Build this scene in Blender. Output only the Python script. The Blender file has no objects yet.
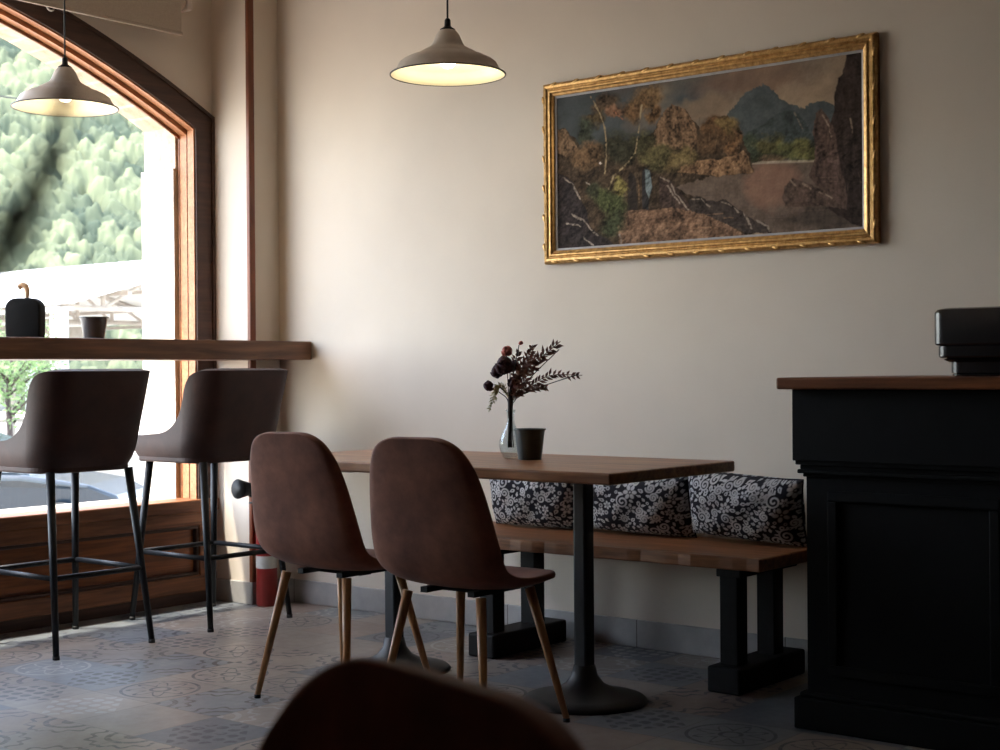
import bpy, bmesh, math, random
import numpy as np
from mathutils import Vector, Matrix, noise as mnoise

random.seed(7)
rng = np.random.RandomState(11)
PI = math.pi
scn = bpy.context.scene
C = scn.collection
H_EYE = 1.04
WX = 4.653          # wall with the painting (plane x = WX)
WY = 5.30           # window wall (plane y = WY)
PX = 4.478          # pier side face
PY = 5.048          # pier front face

# ------------------------------------------------------------------ materials
def srgb(r, g, b):
    f = lambda c: (c/255/12.92) if c/255 <= .04045 else ((c/255+.055)/1.055)**2.4
    return (f(r), f(g), f(b), 1)

def new_mat(name):
    m = bpy.data.materials.new(name); m.use_nodes = True
    nt = m.node_tree
    return m, nt, nt.nodes['Principled BSDF']

def ramp(nt, fac, stops):
    n = nt.nodes.new('ShaderNodeValToRGB')
    el = n.color_ramp.elements
    while len(el) > 1: el.remove(el[-1])
    el[0].position = stops[0][0]; el[0].color = stops[0][1]
    for p, c in stops[1:]:
        e = el.new(p); e.color = c
    nt.links.new(fac, n.inputs[0]); return n.outputs[0]

def coords(nt, scale=(1, 1, 1), rot=(0, 0, 0), kind='Object'):
    t = nt.nodes.new('ShaderNodeTexCoord'); mp = nt.nodes.new('ShaderNodeMapping')
    mp.inputs['Scale'].default_value = scale; mp.inputs['Rotation'].default_value = rot
    nt.links.new(t.outputs[kind], mp.inputs[0]); return mp.outputs[0]

def noise(nt, vec, scale=5, detail=4, rough=.55, dist=0):
    n = nt.nodes.new('ShaderNodeTexNoise')
    n.inputs['Scale'].default_value = scale; n.inputs['Detail'].default_value = detail
    n.inputs['Roughness'].default_value = rough; n.inputs['Distortion'].default_value = dist
    nt.links.new(vec, n.inputs['Vector']); return n.outputs[0]

def bump(nt, bsdf, h, strength=.2, dist=.01):
    b = nt.nodes.new('ShaderNodeBump'); b.inputs['Strength'].default_value = strength
    b.inputs['Distance'].default_value = dist
    nt.links.new(h, b.inputs['Height']); nt.links.new(b.outputs[0], bsdf.inputs['Normal'])

def mth(nt, op, a, b=None, c=None):
    n = nt.nodes.new('ShaderNodeMath'); n.operation = op
    for i, v in enumerate((a, b, c)):
        if v is None: continue
        if isinstance(v, (int, float)): n.inputs[i].default_value = v
        else: nt.links.new(v, n.inputs[i])
    return n.outputs[0]

def mixc(nt, fac, a, b, mode='MIX'):
    n = nt.nodes.new('ShaderNodeMix'); n.data_type = 'RGBA'; n.blend_type = mode
    for i, v in ((0, fac), (6, a), (7, b)):
        if isinstance(v, (int, float)): n.inputs[i].default_value = v
        elif isinstance(v, tuple): n.inputs[i].default_value = v
        else: nt.links.new(v, n.inputs[i])
    return n.outputs[2]

def simple(name, col, rough=.5, metal=0, var=.12, scale=30, bmp=.05, spec=.5, coat=0):
    m, nt, b = new_mat(name)
    v = coords(nt); n = noise(nt, v, scale)
    d = tuple(max(0, c*(1-var)) for c in col[:3])+(1,); l = tuple(min(1, c*(1+var)) for c in col[:3])+(1,)
    nt.links.new(ramp(nt, n, [(.3, d), (.7, l)]), b.inputs['Base Color'])
    b.inputs['Roughness'].default_value = rough; b.inputs['Metallic'].default_value = metal
    b.inputs['Specular IOR Level'].default_value = spec; b.inputs['Coat Weight'].default_value = coat
    if bmp: bump(nt, b, n, bmp, .003)
    return m

def wood(name, dark, light, axis='x', rough=.45, scale=1.0, spec=.4):
    m, nt, b = new_mat(name)
    s = {'x': (1.2, 14, 14), 'y': (14, 1.2, 14), 'z': (14, 14, 1.2)}[axis]
    v = coords(nt, tuple(k*scale for k in s))
    n1 = noise(nt, v, 2.2, 6, .6, .6)
    s2 = {'x': (3, 90, 90), 'y': (90, 3, 90), 'z': (90, 90, 3)}[axis]
    n2 = noise(nt, coords(nt, s2), 1.0, 3)
    mid = tuple((a+c)/2 for a, c in zip(dark, light))
    c1 = ramp(nt, n1, [(.3, dark), (.5, mid), (.68, light)])
    c2 = ramp(nt, n2, [(.35, (.62, .62, .62, 1)), (.62, (1, 1, 1, 1))])
    nt.links.new(mixc(nt, .7, c1, c2, 'MULTIPLY'), b.inputs['Base Color'])
    b.inputs['Roughness'].default_value = rough; b.inputs['Specular IOR Level'].default_value = spec
    bump(nt, b, n2, .15, .002)
    return m

def plaster(name, col, bs=.12):
    m, nt, b = new_mat(name)
    v = coords(nt); n = noise(nt, v, 2.0, 5)
    d = tuple(c*.94 for c in col[:3])+(1,)
    nt.links.new(ramp(nt, n, [(.35, d), (.65, col)]), b.inputs['Base Color'])
    b.inputs['Roughness'].default_value = .85; b.inputs['Specular IOR Level'].default_value = .2
    bump(nt, b, noise(nt, v, 90, 4, .7), bs, .004)
    return m

M = {}
M['wall'] = plaster('cream_plaster', (.72, .635, .54, 1))
M['ceiling'] = plaster('ceiling_plaster', (.68, .60, .50, 1))
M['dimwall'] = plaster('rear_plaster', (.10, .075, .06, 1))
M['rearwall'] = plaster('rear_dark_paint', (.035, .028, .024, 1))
M['stone'] = plaster('outer_render', (.52, .47, .41, 1), .5)
M['frame_wood'] = wood('window_wood', srgb(104, 62, 38), srgb(160, 104, 66), 'x')
M['frame_wood_z'] = wood('window_wood_upright', srgb(92, 48, 26), srgb(150, 88, 50), 'z')
M['sunlit_frame'] = wood('window_wood_sunlit', srgb(172, 112, 72), srgb(204, 144, 98), 'x', .5)  # same window wood, paler because the sun on the reveal is in the colour
M['panel_wood'] = wood('panel_wood', srgb(96, 50, 22), srgb(158, 92, 46), 'x', .4)
M['shaded_frame'] = wood('window_wood_shaded', srgb(60, 40, 33), srgb(88, 60, 48), 'x', .55)  # window wood with room-side shade put into its darker colour; mouldings share it
M['trim_wood'] = wood('corner_trim_wood', srgb(96, 50, 32), srgb(140, 78, 48), 'z', .45)
M['bar_wood'] = wood('bar_wood', srgb(90, 58, 40), srgb(140, 96, 66), 'x', .5)
M['table_wood'] = wood('table_wood', srgb(112, 72, 46), srgb(178, 126, 84), 'y', .38)
M['bench_wood'] = wood('bench_wood', srgb(110, 68, 42), srgb(166, 112, 74), 'y', .42)
M['counter_wood'] = wood('counter_wood', srgb(92, 50, 26), srgb(140, 84, 48), 'y', .4)
M['leg_wood'] = wood('leg_wood', srgb(158, 108, 64), srgb(205, 152, 102), 'z', .4)
M['black_metal'] = simple('black_metal', (.007, .008, .010, 1), .5, 0, .1, 40, .02, .3)
M['cast_black'] = simple('cast_black', (.008, .008, .010, 1), .5, 0, .2, 60, .1)
M['counter_black'] = simple('counter_black', (.004, .004, .004, 1), .7, 0, .2, 12, .1, .15)
M['bench_black'] = simple('bench_black', (.009, .008, .008, 1), .65, 0, .2, 20, .1, .2)
M['gloss_black'] = simple('gloss_black', (.012, .010, .011, 1), .26, 0, .1, 20, 0, .7)
M['shade_out'] = simple('lamp_enamel', (.62, .53, .45, 1), .5, 0, .05, 30, .03)
M['shade_in'] = simple('lamp_inner_enamel', (.80, .74, .55, 1), .5, 0, .03, 30, 0)
M['rubber'] = simple('black_rubber', (.015, .015, .016, 1), .6)
M['red'] = simple('red_enamel', (.26, .018, .016, 1), .4, 0, .1, 20, 0)
M['label'] = simple('pale_label', (.5, .5, .47, 1), .6, 0, .15, 25, 0)
M['blind'] = simple('blind_fabric', (.42, .35, .28, 1), .9, 0, .08, 160, .15)
M['steel'] = simple('steel_ring', (.5, .48, .45, 1), .3, 1, .05)
M['tin'] = simple('grey_green_tin', (.050, .062, .060, 1), .32, .3, .15, 25, .02)
M['darkcup'] = simple('dark_cup', (.05, .052, .055, 1), .25, .2, .15, 30, 0)
M['beige'] = simple('pale_wood_handle', srgb(214, 176, 140), .4)
M['stem'] = simple('dark_stem', (.035, .022, .02, 1), .7)
M['sprig'] = simple('brown_seeds', (.24, .12, .085, 1), .8, 0, .4, 60)
M['maroon'] = simple('maroon_petals', (.045, .012, .02, 1), .75, 0, .4, 60)
M['coral'] = simple('coral_petals', (.42, .10, .07, 1), .7, 0, .3, 60)
M['fern'] = simple('russet_fern', (.16, .07, .055, 1), .75, 0, .45, 30)
M['strawgreen'] = simple('straw_sprig', (.36, .33, .15, 1), .75, 0, .3, 40)
M['slip'] = simple('pale_slip', (.42, .40, .40, 1), .6)

# suede brown for the chairs
def suede(name, dark, light, rough=.75):
    m, nt, b = new_mat(name)
    v = coords(nt); n = noise(nt, v, 9, 6, .65); n2 = noise(nt, v, 220, 2)
    nt.links.new(ramp(nt, n, [(.3, dark), (.7, light)]), b.inputs['Base Color'])
    b.inputs['Roughness'].default_value = rough; b.inputs['Specular IOR Level'].default_value = .35
    b.inputs['Sheen Weight'].default_value = .08; b.inputs['Sheen Roughness'].default_value = .4
    bump(nt, b, n2, .2, .002)
    return m
M['suede'] = suede('brown_suede', srgb(98, 55, 41), srgb(140, 88, 66))
M['stool_leather'] = suede('stool_brown_leather', srgb(44, 26, 24), srgb(66, 40, 34), .6)

# gold leaf
m, nt, b = new_mat('gold_leaf'); v = coords(nt); n = noise(nt, v, 45, 5, .7)
nt.links.new(ramp(nt, n, [(.3, (.30, .15, .045, 1)), (.65, (.66, .40, .15, 1))]), b.inputs['Base Color'])
b.inputs['Metallic'].default_value = .75; b.inputs['Roughness'].default_value = .38; bump(nt, b, n, .25, .003)
M['gold'] = m

# lamp bulb
m, nt, b = new_mat('bulb_glass'); v = coords(nt); n = noise(nt, v, 8)
b.inputs['Base Color'].default_value = (.9, .9, .85, 1); b.inputs['Emission Color'].default_value = (1, .9, .72, 1)
nt.links.new(mth(nt, 'MULTIPLY_ADD', n, .5, 6.0), b.inputs['Emission Strength'])
M['bulb'] = m

def glass(name, tint, refl=.5, ior=1.45):
    m = bpy.data.materials.new(name); m.use_nodes = True; nt = m.node_tree
    for nd in list(nt.nodes):
        if nd.type == 'BSDF_PRINCIPLED': nt.nodes.remove(nd)
    out = [nd for nd in nt.nodes if nd.type == 'OUTPUT_MATERIAL'][0]
    tr = nt.nodes.new('ShaderNodeBsdfTransparent'); gl = nt.nodes.new('ShaderNodeBsdfGlossy')
    tr.inputs[0].default_value = tint; gl.inputs['Roughness'].default_value = .02
    fr = nt.nodes.new('ShaderNodeLayerWeight'); fr.inputs[0].default_value = .5
    fac = mth(nt, 'MULTIPLY_ADD', mth(nt, 'POWER', fr.outputs['Facing'], 4.0), .7, .04)
    mx = nt.nodes.new('ShaderNodeMixShader')
    nt.links.new(mth(nt, 'MULTIPLY', fac, refl), mx.inputs[0])
    nt.links.new(tr.outputs[0], mx.inputs[1]); nt.links.new(gl.outputs[0], mx.inputs[2])
    nt.links.new(mx.outputs[0], out.inputs[0]); return m
M['pane'] = glass('window_glass', (.97, .98, .97, 1), .6)
M['vase'] = glass('vase_glass', (.90, .93, .94, 1), 1.0, 1.5)
M['water'] = glass('vase_water', (.86, .89, .88, 1), .7, 1.33)

# patterned floor tiles
def floor_mat():
    m, nt, b = new_mat('patchwork_tiles')
    T = .30
    t = nt.nodes.new('ShaderNodeTexCoord'); sp = nt.nodes.new('ShaderNodeSeparateXYZ'); nt.links.new(t.outputs['Object'], sp.inputs[0])
    X = mth(nt, 'DIVIDE', mth(nt, 'ADD', sp.outputs[0], 30*T+.06), T); Y = mth(nt, 'DIVIDE', mth(nt, 'ADD', sp.outputs[1], 30*T+.11), T)
    ix = mth(nt, 'FLOOR', X); iy = mth(nt, 'FLOOR', Y); fx = mth(nt, 'FRACT', X); fy = mth(nt, 'FRACT', Y)
    cb = nt.nodes.new('ShaderNodeCombineXYZ'); nt.links.new(ix, cb.inputs[0]); nt.links.new(iy, cb.inputs[1])
    wn = nt.nodes.new('ShaderNodeTexWhiteNoise'); nt.links.new(cb.outputs[0], wn.inputs['Vector'])
    sc = nt.nodes.new('ShaderNodeSeparateColor'); nt.links.new(wn.outputs['Color'], sc.inputs[0])
    r1, r2, r3 = sc.outputs[0], sc.outputs[1], sc.outputs[2]
    cx = mth(nt, 'SUBTRACT', fx, .5); cy = mth(nt, 'SUBTRACT', fy, .5)
    def rad(a, c): return mth(nt, 'SQRT', mth(nt, 'ADD', mth(nt, 'MULTIPLY', a, a), mth(nt, 'MULTIPLY', c, c)))
    r = rad(cx, cy); an = mth(nt, 'ARCTAN2', cy, cx)
    # rosette: petals
    pet = mth(nt, 'ADD', .26, mth(nt, 'MULTIPLY', mth(nt, 'COSINE', mth(nt, 'MULTIPLY', an, 8)), .09))
    l1 = mth(nt, 'LESS_THAN', mth(nt, 'ABSOLUTE', mth(nt, 'SUBTRACT', r, pet)), .024)
    l2 = mth(nt, 'LESS_THAN', mth(nt, 'ABSOLUTE', mth(nt, 'SUBTRACT', r, .10)), .022)
    l3 = mth(nt, 'LESS_THAN', mth(nt, 'ABSOLUTE', mth(nt, 'SUBTRACT', r, .42)), .018)
    ros = mth(nt, 'MAXIMUM', mth(nt, 'MAXIMUM', l1, l2), l3)
    # corner rings
    ax = mth(nt, 'SUBTRACT', .5, mth(nt, 'ABSOLUTE', cx)); ay = mth(nt, 'SUBTRACT', .5, mth(nt, 'ABSOLUTE', cy))
    rc = rad(ax, ay); anc = mth(nt, 'ARCTAN2', ay, ax)
    wob = mth(nt, 'MULTIPLY', mth(nt, 'SINE', mth(nt, 'MULTIPLY', anc, 12)), .035)
    k1 = mth(nt, 'LESS_THAN', mth(nt, 'ABSOLUTE', mth(nt, 'SUBTRACT', rc, mth(nt, 'ADD', .40, wob))), .024)
    k2 = mth(nt, 'LESS_THAN', mth(nt, 'ABSOLUTE', mth(nt, 'SUBTRACT', rc, .24)), .030)
    k3 = mth(nt, 'LESS_THAN', rc, .09)
    cor = mth(nt, 'MAXIMUM', mth(nt, 'MAXIMUM', k1, k2), k3)
    # lattice of scrolls
    sx = mth(nt, 'SINE', mth(nt, 'MULTIPLY', fx, PI*6)); sy = mth(nt, 'SINE', mth(nt, 'MULTIPLY', fy, PI*6))
    lat = mth(nt, 'GREATER_THAN', mth(nt, 'ABSOLUTE', mth(nt, 'MULTIPLY', sx, sy)), .45)
    lat = mth(nt, 'MULTIPLY', lat, mth(nt, 'LESS_THAN', mth(nt, 'ADD', mth(nt, 'ABSOLUTE', cx), mth(nt, 'ABSOLUTE', cy)), .52))
    def band(x, lo, hi): return mth(nt, 'MULTIPLY', mth(nt, 'GREATER_THAN', x, lo), mth(nt, 'LESS_THAN', x, hi))
    pat = mth(nt, 'MAXIMUM', mth(nt, 'MULTIPLY', ros, band(r1, .0, .27)), mth(nt, 'MULTIPLY', cor, band(r1, .27, .5)))
    pat = mth(nt, 'MAXIMUM', pat, mth(nt, 'MULTIPLY', lat, band(r1, .5, .68)))
    wear = noise(nt, coords(nt), 26, 5, .7)
    pat = mth(nt, 'MULTIPLY', pat, ramp(nt, wear, [(.36, (.25, .25, .25, 1)), (.50, (1, 1, 1, 1))]))
    base = ramp(nt, r2, [(0, (.28, .245, .215, 1)), (.3, (.20, .22, .24, 1)), (.5, (.32, .275, .235, 1)), (.72, (.13, .15, .175, 1)), (.88, (.28, .22, .185, 1))])
    base.node.color_ramp.interpolation = 'CONSTANT'
    pc = ramp(nt, r3, [(0, (.025, .035, .06, 1)), (.35, (.045, .055, .075, 1)), (.6, (.05, .045, .042, 1)), (.80, (.42, .42, .42, 1))])
    pc.node.color_ramp.interpolation = 'CONSTANT'
    dirt = ramp(nt, noise(nt, coords(nt), 5, 6, .7), [(.3, (.72, .72, .74, 1)), (.7, (1.08, 1.05, 1.02, 1))])
    col = mixc(nt, mth(nt, 'MULTIPLY', pat, .85), base, pc)
    col = mixc(nt, 1.0, col, dirt, 'MULTIPLY')
    g = mth(nt, 'LESS_THAN', mth(nt, 'MINIMUM', ax, ay), .008)
    col = mixc(nt, mth(nt, 'MULTIPLY', g, .8), col, (.14, .13, .125, 1))
    nt.links.new(col, b.inputs['Base Color'])
    rg = nt.nodes.new('ShaderNodeMapRange'); nt.links.new(wear, rg.inputs[0]); rg.inputs[3].default_value = .24; rg.inputs[4].default_value = .5
    nt.links.new(rg.outputs[0], b.inputs['Roughness']); b.inputs['Specular IOR Level'].default_value = .45
    bump(nt, b, mth(nt, 'SUBTRACT', 1, g), .3, .002)
    return m
M['floor'] = floor_mat()

def baseboard_mat():
    m, nt, b = new_mat('baseboard_tile')
    t = nt.nodes.new('ShaderNodeTexCoord'); sp = nt.nodes.new('ShaderNodeSeparateXYZ'); nt.links.new(t.outputs['Object'], sp.inputs[0])
    f = mth(nt, 'FRACT', mth(nt, 'DIVIDE', mth(nt, 'ADD', sp.outputs[1], 10*.62+.01), .62))
    g = mth(nt, 'LESS_THAN', f, .007)
    n = noise(nt, coords(nt), 14)
    col = mixc(nt, g, ramp(nt, n, [(.3, (.34, .33, .32, 1)), (.7, (.42, .40, .385, 1))]), (.12, .11, .1, 1))
    nt.links.new(col, b.inputs['Base Color']); b.inputs['Roughness'].default_value = .45
    return m
M['baseboard'] = baseboard_mat()

def vcol_mat(name, rough=.6, spec=.3, bs=0):
    m, nt, b = new_mat(name)
    a = nt.nodes.new('ShaderNodeVertexColor'); a.layer_name = 'paint'
    n = noise(nt, coords(nt), 120, 3)
    nt.links.new(mixc(nt, .25, a.outputs[0], mixc(nt, 1.0, a.outputs[0], ramp(nt, n, [(.3, (.8, .8, .8, 1)), (.7, (1.2, 1.2, 1.2, 1))]), 'MULTIPLY')), b.inputs['Base Color'])
    b.inputs['Roughness'].default_value = rough; b.inputs['Specular IOR Level'].default_value = spec
    if bs: bump(nt, b, n, bs, .002)
    return m
M['paint'] = vcol_mat('oil_paint', .75, .12, .2)
M['print'] = vcol_mat('printed_cotton', .85, .2, .15)
M['hill'] = vcol_mat('hillside_foliage', .8, .1)

# ------------------------------------------------------------------ geometry helpers
def obj(name, bm, mat, parent=None, smooth=False, mods=()):
    bmesh.ops.recalc_face_normals(bm, faces=bm.faces)
    me = bpy.data.meshes.new(name); bm.to_mesh(me); bm.free()
    if smooth:
        for p in me.polygons: p.use_smooth = True
    me.materials.append(M[mat] if isinstance(mat, str) else mat)
    o = bpy.data.objects.new(name, me); C.objects.link(o)
    if parent: o.parent = parent
    for kind, kw in mods:
        md = o.modifiers.new(kind.lower(), kind)
        for k, v in kw.items(): setattr(md, k, v)
    return o

def BEV(w=.003, s=2): return ('BEVEL', dict(width=w, segments=s, limit_method='ANGLE', angle_limit=math.radians(40)))
def SUB(n=1): return ('SUBSURF', dict(levels=n, render_levels=n))

def thing(name, label, cat, loc=(0, 0, 0), rz=0, group=None):
    o = bpy.data.objects.new(name, None); o.empty_display_size = .1; C.objects.link(o)
    o.location = loc; o.rotation_euler = (0, 0, rz); o['label'] = label; o['category'] = cat
    if group: o['group'] = group
    return o
def tag(o, label, cat, group=None):
    o['label'] = label; o['category'] = cat
    if group: o['group'] = group
    return o
def struct(o): o['kind'] = 'structure'; return o

def box(bm, x0, x1, y0, y1, z0, z1):
    vs = [bm.verts.new((x, y, z)) for z in (z0, z1) for x, y in ((x0, y0), (x1, y0), (x1, y1), (x0, y1))]
    for f in ((0, 3, 2, 1), (4, 5, 6, 7), (0, 1, 5, 4), (1, 2, 6, 5), (2, 3, 7, 6), (3, 0, 4, 7)):
        bm.faces.new([vs[i] for i in f])
def BX(*a):
    bm = bmesh.new(); box(bm, *a); return bm

def tube(bm, pts, radii, seg=10, cap=True):
    pts = [Vector(p) for p in pts]
    if isinstance(radii, (int, float)): radii = [radii]*len(pts)
    rings = []; prev = None
    for i, p in enumerate(pts):
        t = (pts[min(i+1, len(pts)-1)]-pts[max(i-1, 0)]).normalized()
        if prev is None:
            a = Vector((0, 0, 1)) if abs(t.z) < .9 else Vector((1, 0, 0))
            n = t.cross(a).normalized()
        else:
            n = (prev - t*prev.dot(t)).normalized()
        prev = n; bn = t.cross(n)
        rings.append([bm.verts.new(p+(n*math.cos(2*PI*k/seg)+bn*math.sin(2*PI*k/seg))*radii[i]) for k in range(seg)])
    for r0, r1 in zip(rings, rings[1:]):
        for k in range(seg): bm.faces.new((r0[k], r0[(k+1) % seg], r1[(k+1) % seg], r1[k]))
    if cap:
        bm.faces.new(rings[0][::-1]); bm.faces.new(rings[-1])

def lathe(bm, prof, seg=40, c=(0, 0, 0), close=False, ax='z'):
    rings = []
    for r, z in prof:
        if r < 1e-5:
            p = (c[0], c[1], c[2]+z); rings.append([bm.verts.new(p)])
        else:
            rings.append([bm.verts.new((c[0]+r*math.cos(2*PI*k/seg), c[1]+r*math.sin(2*PI*k/seg), c[2]+z)) for k in range(seg)])
    pairs = list(zip(rings, rings[1:]))
    if close: pairs.append((rings[-1], rings[0]))
    for a, b_ in pairs:
        for k in range(seg):
            k2 = (k+1) % seg
            if len(a) == 1 and len(b_) == 1: continue
            if len(a) == 1: bm.faces.new((a[0], b_[k], b_[k2]))
            elif len(b_) == 1: bm.faces.new((a[k], a[k2], b_[0]))
            else: bm.faces.new((a[k], a[k2], b_[k2], b_[k]))

def prism(bm, poly, z0, z1):
    lo = [bm.verts.new((x, y, z0)) for x, y in poly]; hi = [bm.verts.new((x, y, z1)) for x, y in poly]
    n = len(poly)
    bm.faces.new(lo[::-1]); bm.faces.new(hi)
    for i in range(n): bm.faces.new((lo[i], lo[(i+1) % n], hi[(i+1) % n], hi[i]))

def copy_tree(o, parent=None):
    c = o.copy(); C.objects.link(c)
    if parent: c.parent = parent
    for ch in list(o.children): copy_tree(ch, c)
    return c

def catmull(pts, n):
    P = [np.array(p, float) for p in pts]; P = [2*P[0]-P[1]]+P+[2*P[-1]-P[-2]]
    out = []
    for i in range(1, len(P)-2):
        for k in range(n):
            t = k/n; a, b_, c, d = P[i-1:i+3]
            out.append(.5*((2*b_)+(-a+c)*t+(2*a-5*b_+4*c-d)*t*t+(-a+3*b_-3*c+d)*t**3))
    out.append(P[-2]); return out

# ------------------------------------------------------------------ camera
F_PX = 1480.35
yaw, pit, rol = 0.892270727, -2.49250841e-03, -7.47804254e-03
fwd = Vector((math.sin(yaw)*math.cos(pit), math.cos(yaw)*math.cos(pit), math.sin(pit)))
rt = Vector((math.cos(yaw), -math.sin(yaw), 0)); up = rt.cross(fwd)
rt2 = rt*math.cos(rol)+up*math.sin(rol); up2 = -rt*math.sin(rol)+up*math.cos(rol)
cam = bpy.data.cameras.new('camera'); co = bpy.data.objects.new('camera', cam); C.objects.link(co)
mw = Matrix.Identity(4)
for i in range(3):
    mw[i][0] = rt2[i]; mw[i][1] = up2[i]; mw[i][2] = -fwd[i]
mw.translation = Vector((0, 0, H_EYE)); co.matrix_world = mw
cam.sensor_width = 36; cam.lens = 36*F_PX/1000; cam.clip_end = 600; cam.clip_start = .02
cam.dof.use_dof = True; cam.dof.focus_distance = 4.9; cam.dof.aperture_fstop = 8
scn.camera = co

# ------------------------------------------------------------------ room shell
RX0, RY0, CZ = -2.4, -2.6, 3.05      # extents of the room
WT = .34                             # window wall thickness
ARC_C, ARC_R, ARC_Z = 2.128, 4.920, 2.216   # outer face of the wooden arch: passes the pier at height ARC_Z
ARC_X1 = PX; ARC_X0 = 2*ARC_C-ARC_X1
ARC_ZC = ARC_Z-math.sqrt(ARC_R**2-(ARC_X1-ARC_C)**2)
def arch(x, inset=0): return ARC_ZC+math.sqrt(max(0, (ARC_R-inset)**2-(x-ARC_C)**2))
SILL = .47

struct(obj('floor', BX(RX0-.1, WX+.1, RY0-.1, WY+.02, -.12, 0), 'floor'))
struct(obj('ceiling', BX(RX0-.1, WX+.1, RY0-.1, WY+WT, CZ, CZ+.12), 'ceiling'))
struct(obj('wall_right', BX(WX, WX+.2, RY0-.1, WY+WT, -.1, CZ+.05), 'wall'))
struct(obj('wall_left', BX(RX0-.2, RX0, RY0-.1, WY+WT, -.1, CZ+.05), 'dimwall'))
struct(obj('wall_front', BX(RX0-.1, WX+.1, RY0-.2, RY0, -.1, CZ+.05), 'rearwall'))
# window wall: columns round an arched opening
bm = bmesh.new()
box(bm, RX0-.1, ARC_X0, WY, WY+WT, -.6, CZ+.05)
box(bm, ARC_X1, WX+.1, WY, WY+WT, -.6, CZ+.05)
box(bm, ARC_X0, ARC_X1, WY+.08, WY+WT, -.6, SILL-.06)
N = 64
for i in range(N):
    a = ARC_X0+(ARC_X1-ARC_X0)*i/N; c = ARC_X0+(ARC_X1-ARC_X0)*(i+1)/N
    vs = [bm.verts.new(p) for p in ((a, WY, arch(a)), (c, WY, arch(c)), (c, WY+WT, arch(c)), (a, WY+WT, arch(a)),
                                    (a, WY, CZ+.05), (c, WY, CZ+.05), (c, WY+WT, CZ+.05), (a, WY+WT, CZ+.05))]
    for f in ((0, 1, 2, 3), (4, 5, 6, 7), (0, 1, 5, 4), (2, 3, 7, 6)): bm.faces.new([vs[k] for k in f])
struct(obj('wall_back', bm, 'wall'))
# pier in the corner, with its wooden corner bead
struct(obj('wall_corner', BX(PX, WX+.02, PY, WY+.02, -.02, CZ+.02), 'wall', mods=[BEV(.006, 3)]))
struct(obj('trim_1', BX(PX-.008, PX+.026, PY-.008, PY+.014, .0, CZ), 'trim_wood', mods=[BEV(.004, 2)]))
bm = bmesh.new(); box(bm, WX-.012, WX, RY0, PY-.012, 0, .103)
struct(obj('baseboard_right', bm, 'baseboard', mods=[BEV(.003, 2)]))
bm = bmesh.new(); box(bm, PX-.012, PX, PY-.012, WY, 0, .10); box(bm, PX-.012, WX-.012, PY-.012, PY, 0, .10)
struct(obj('baseboard_corner', bm, 'baseboard', mods=[BEV(.003, 2)]))

# arched shop window
win = bpy.data.objects.new('window_1', None); C.objects.link(win); struct(win)
def arch_ring(name, in0, in1, y0, y1, mat, zbot, j1=None, n=72):
    """arched band between two insets from the outer arch, with uprights down to zbot"""
    bm = bmesh.new(); secs = []
    def path(ins, j):
        xr = ARC_X1-j; xl = ARC_X0+j; p = [(xl, zbot)]
        for i in range(n+1):
            x = xl+(xr-xl)*i/n; p.append((x, arch(x, ins)))
        p.append((xr, zbot)); return p
    a, c = path(in0, in0), path(in1, in1 if j1 is None else j1)
    for (x0, z0), (x1, z1) in zip(a, c):
        secs.append([bm.verts.new(q) for q in ((x0, y0, z0), (x1, y0, z1), (x1, y1, z1), (x0, y1, z0))])
    for s, t in zip(secs, secs[1:]):
        for k in range(4): bm.faces.new((s[k], s[(k+1) % 4], t[(k+1) % 4], t[k]))
    bm.faces.new(secs[0]); bm.faces.new(secs[-1][::-1])
    return obj(name, bm, mat, win)
arch_ring('window_frame', .0, .103, WY-.010, WY+.0, 'shaded_frame', SILL-.02)
arch_ring('frame_bead', .0, .016, WY-.018, WY-.010, 'shaded_frame', SILL-.02)
arch_ring('window_lining', .097, .110, WY+.0, WY+.043, 'sunlit_frame', SILL)
arch_ring('frame_groove', .10, .106, WY+.043, WY+.050, 'shaded_frame', SILL)
arch_ring('window_sash', .097, .128, WY+.050, WY+.100, 'sunlit_frame', SILL, .110)
arch_ring('glazing_bead', .097, .142, WY+.097, WY+.106, 'frame_wood', SILL, .113)
arch_ring('arch_backing', .0, .10, WY+.001, WY+.115, 'frame_wood', SILL)
# outer stone reveal, a little proud of the wood
def stone_mat():
    m, nt, b = new_mat('stone_blocks')
    v = coords(nt, (1, 1, 1)); br = nt.nodes.new('ShaderNodeTexBrick')
    sp = nt.nodes.new('ShaderNodeSeparateXYZ'); nt.links.new(v, sp.inputs[0]); cb = nt.nodes.new('ShaderNodeCombineXYZ')
    nt.links.new(mth(nt, 'ADD', sp.outputs[0], 0), cb.inputs[0]); nt.links.new(sp.outputs[1], cb.inputs[1])
    nt.links.new(cb.outputs[0], br.inputs['Vector']); br.inputs['Scale'].default_value = 1
    br.inputs['Brick Width'].default_value = .09; br.inputs['Row Height'].default_value = .27; br.inputs['Mortar Size'].default_value = .008
    br.inputs['Color1'].default_value = (.52, .36, .24, 1); br.inputs['Color2'].default_value = (.62, .46, .33, 1); br.inputs['Mortar'].default_value = (.68, .6, .5, 1)
    nt.links.new(mixc(nt, .5, br.outputs[0], ramp(nt, noise(nt, v, 12), [(.3, (.42, .32, .23, 1)), (.7, (.72, .60, .48, 1))])), b.inputs['Base Color'])
    b.inputs['Roughness'].default_value = .9; bump(nt, b, noise(nt, v, 25, 5), .6, .02); return m
M['stoneblocks'] = stone_mat()
arch_ring('stone_reveal', -.05, .096, WY+.115, WY+WT, 'stoneblocks', -.6, .122)
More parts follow.
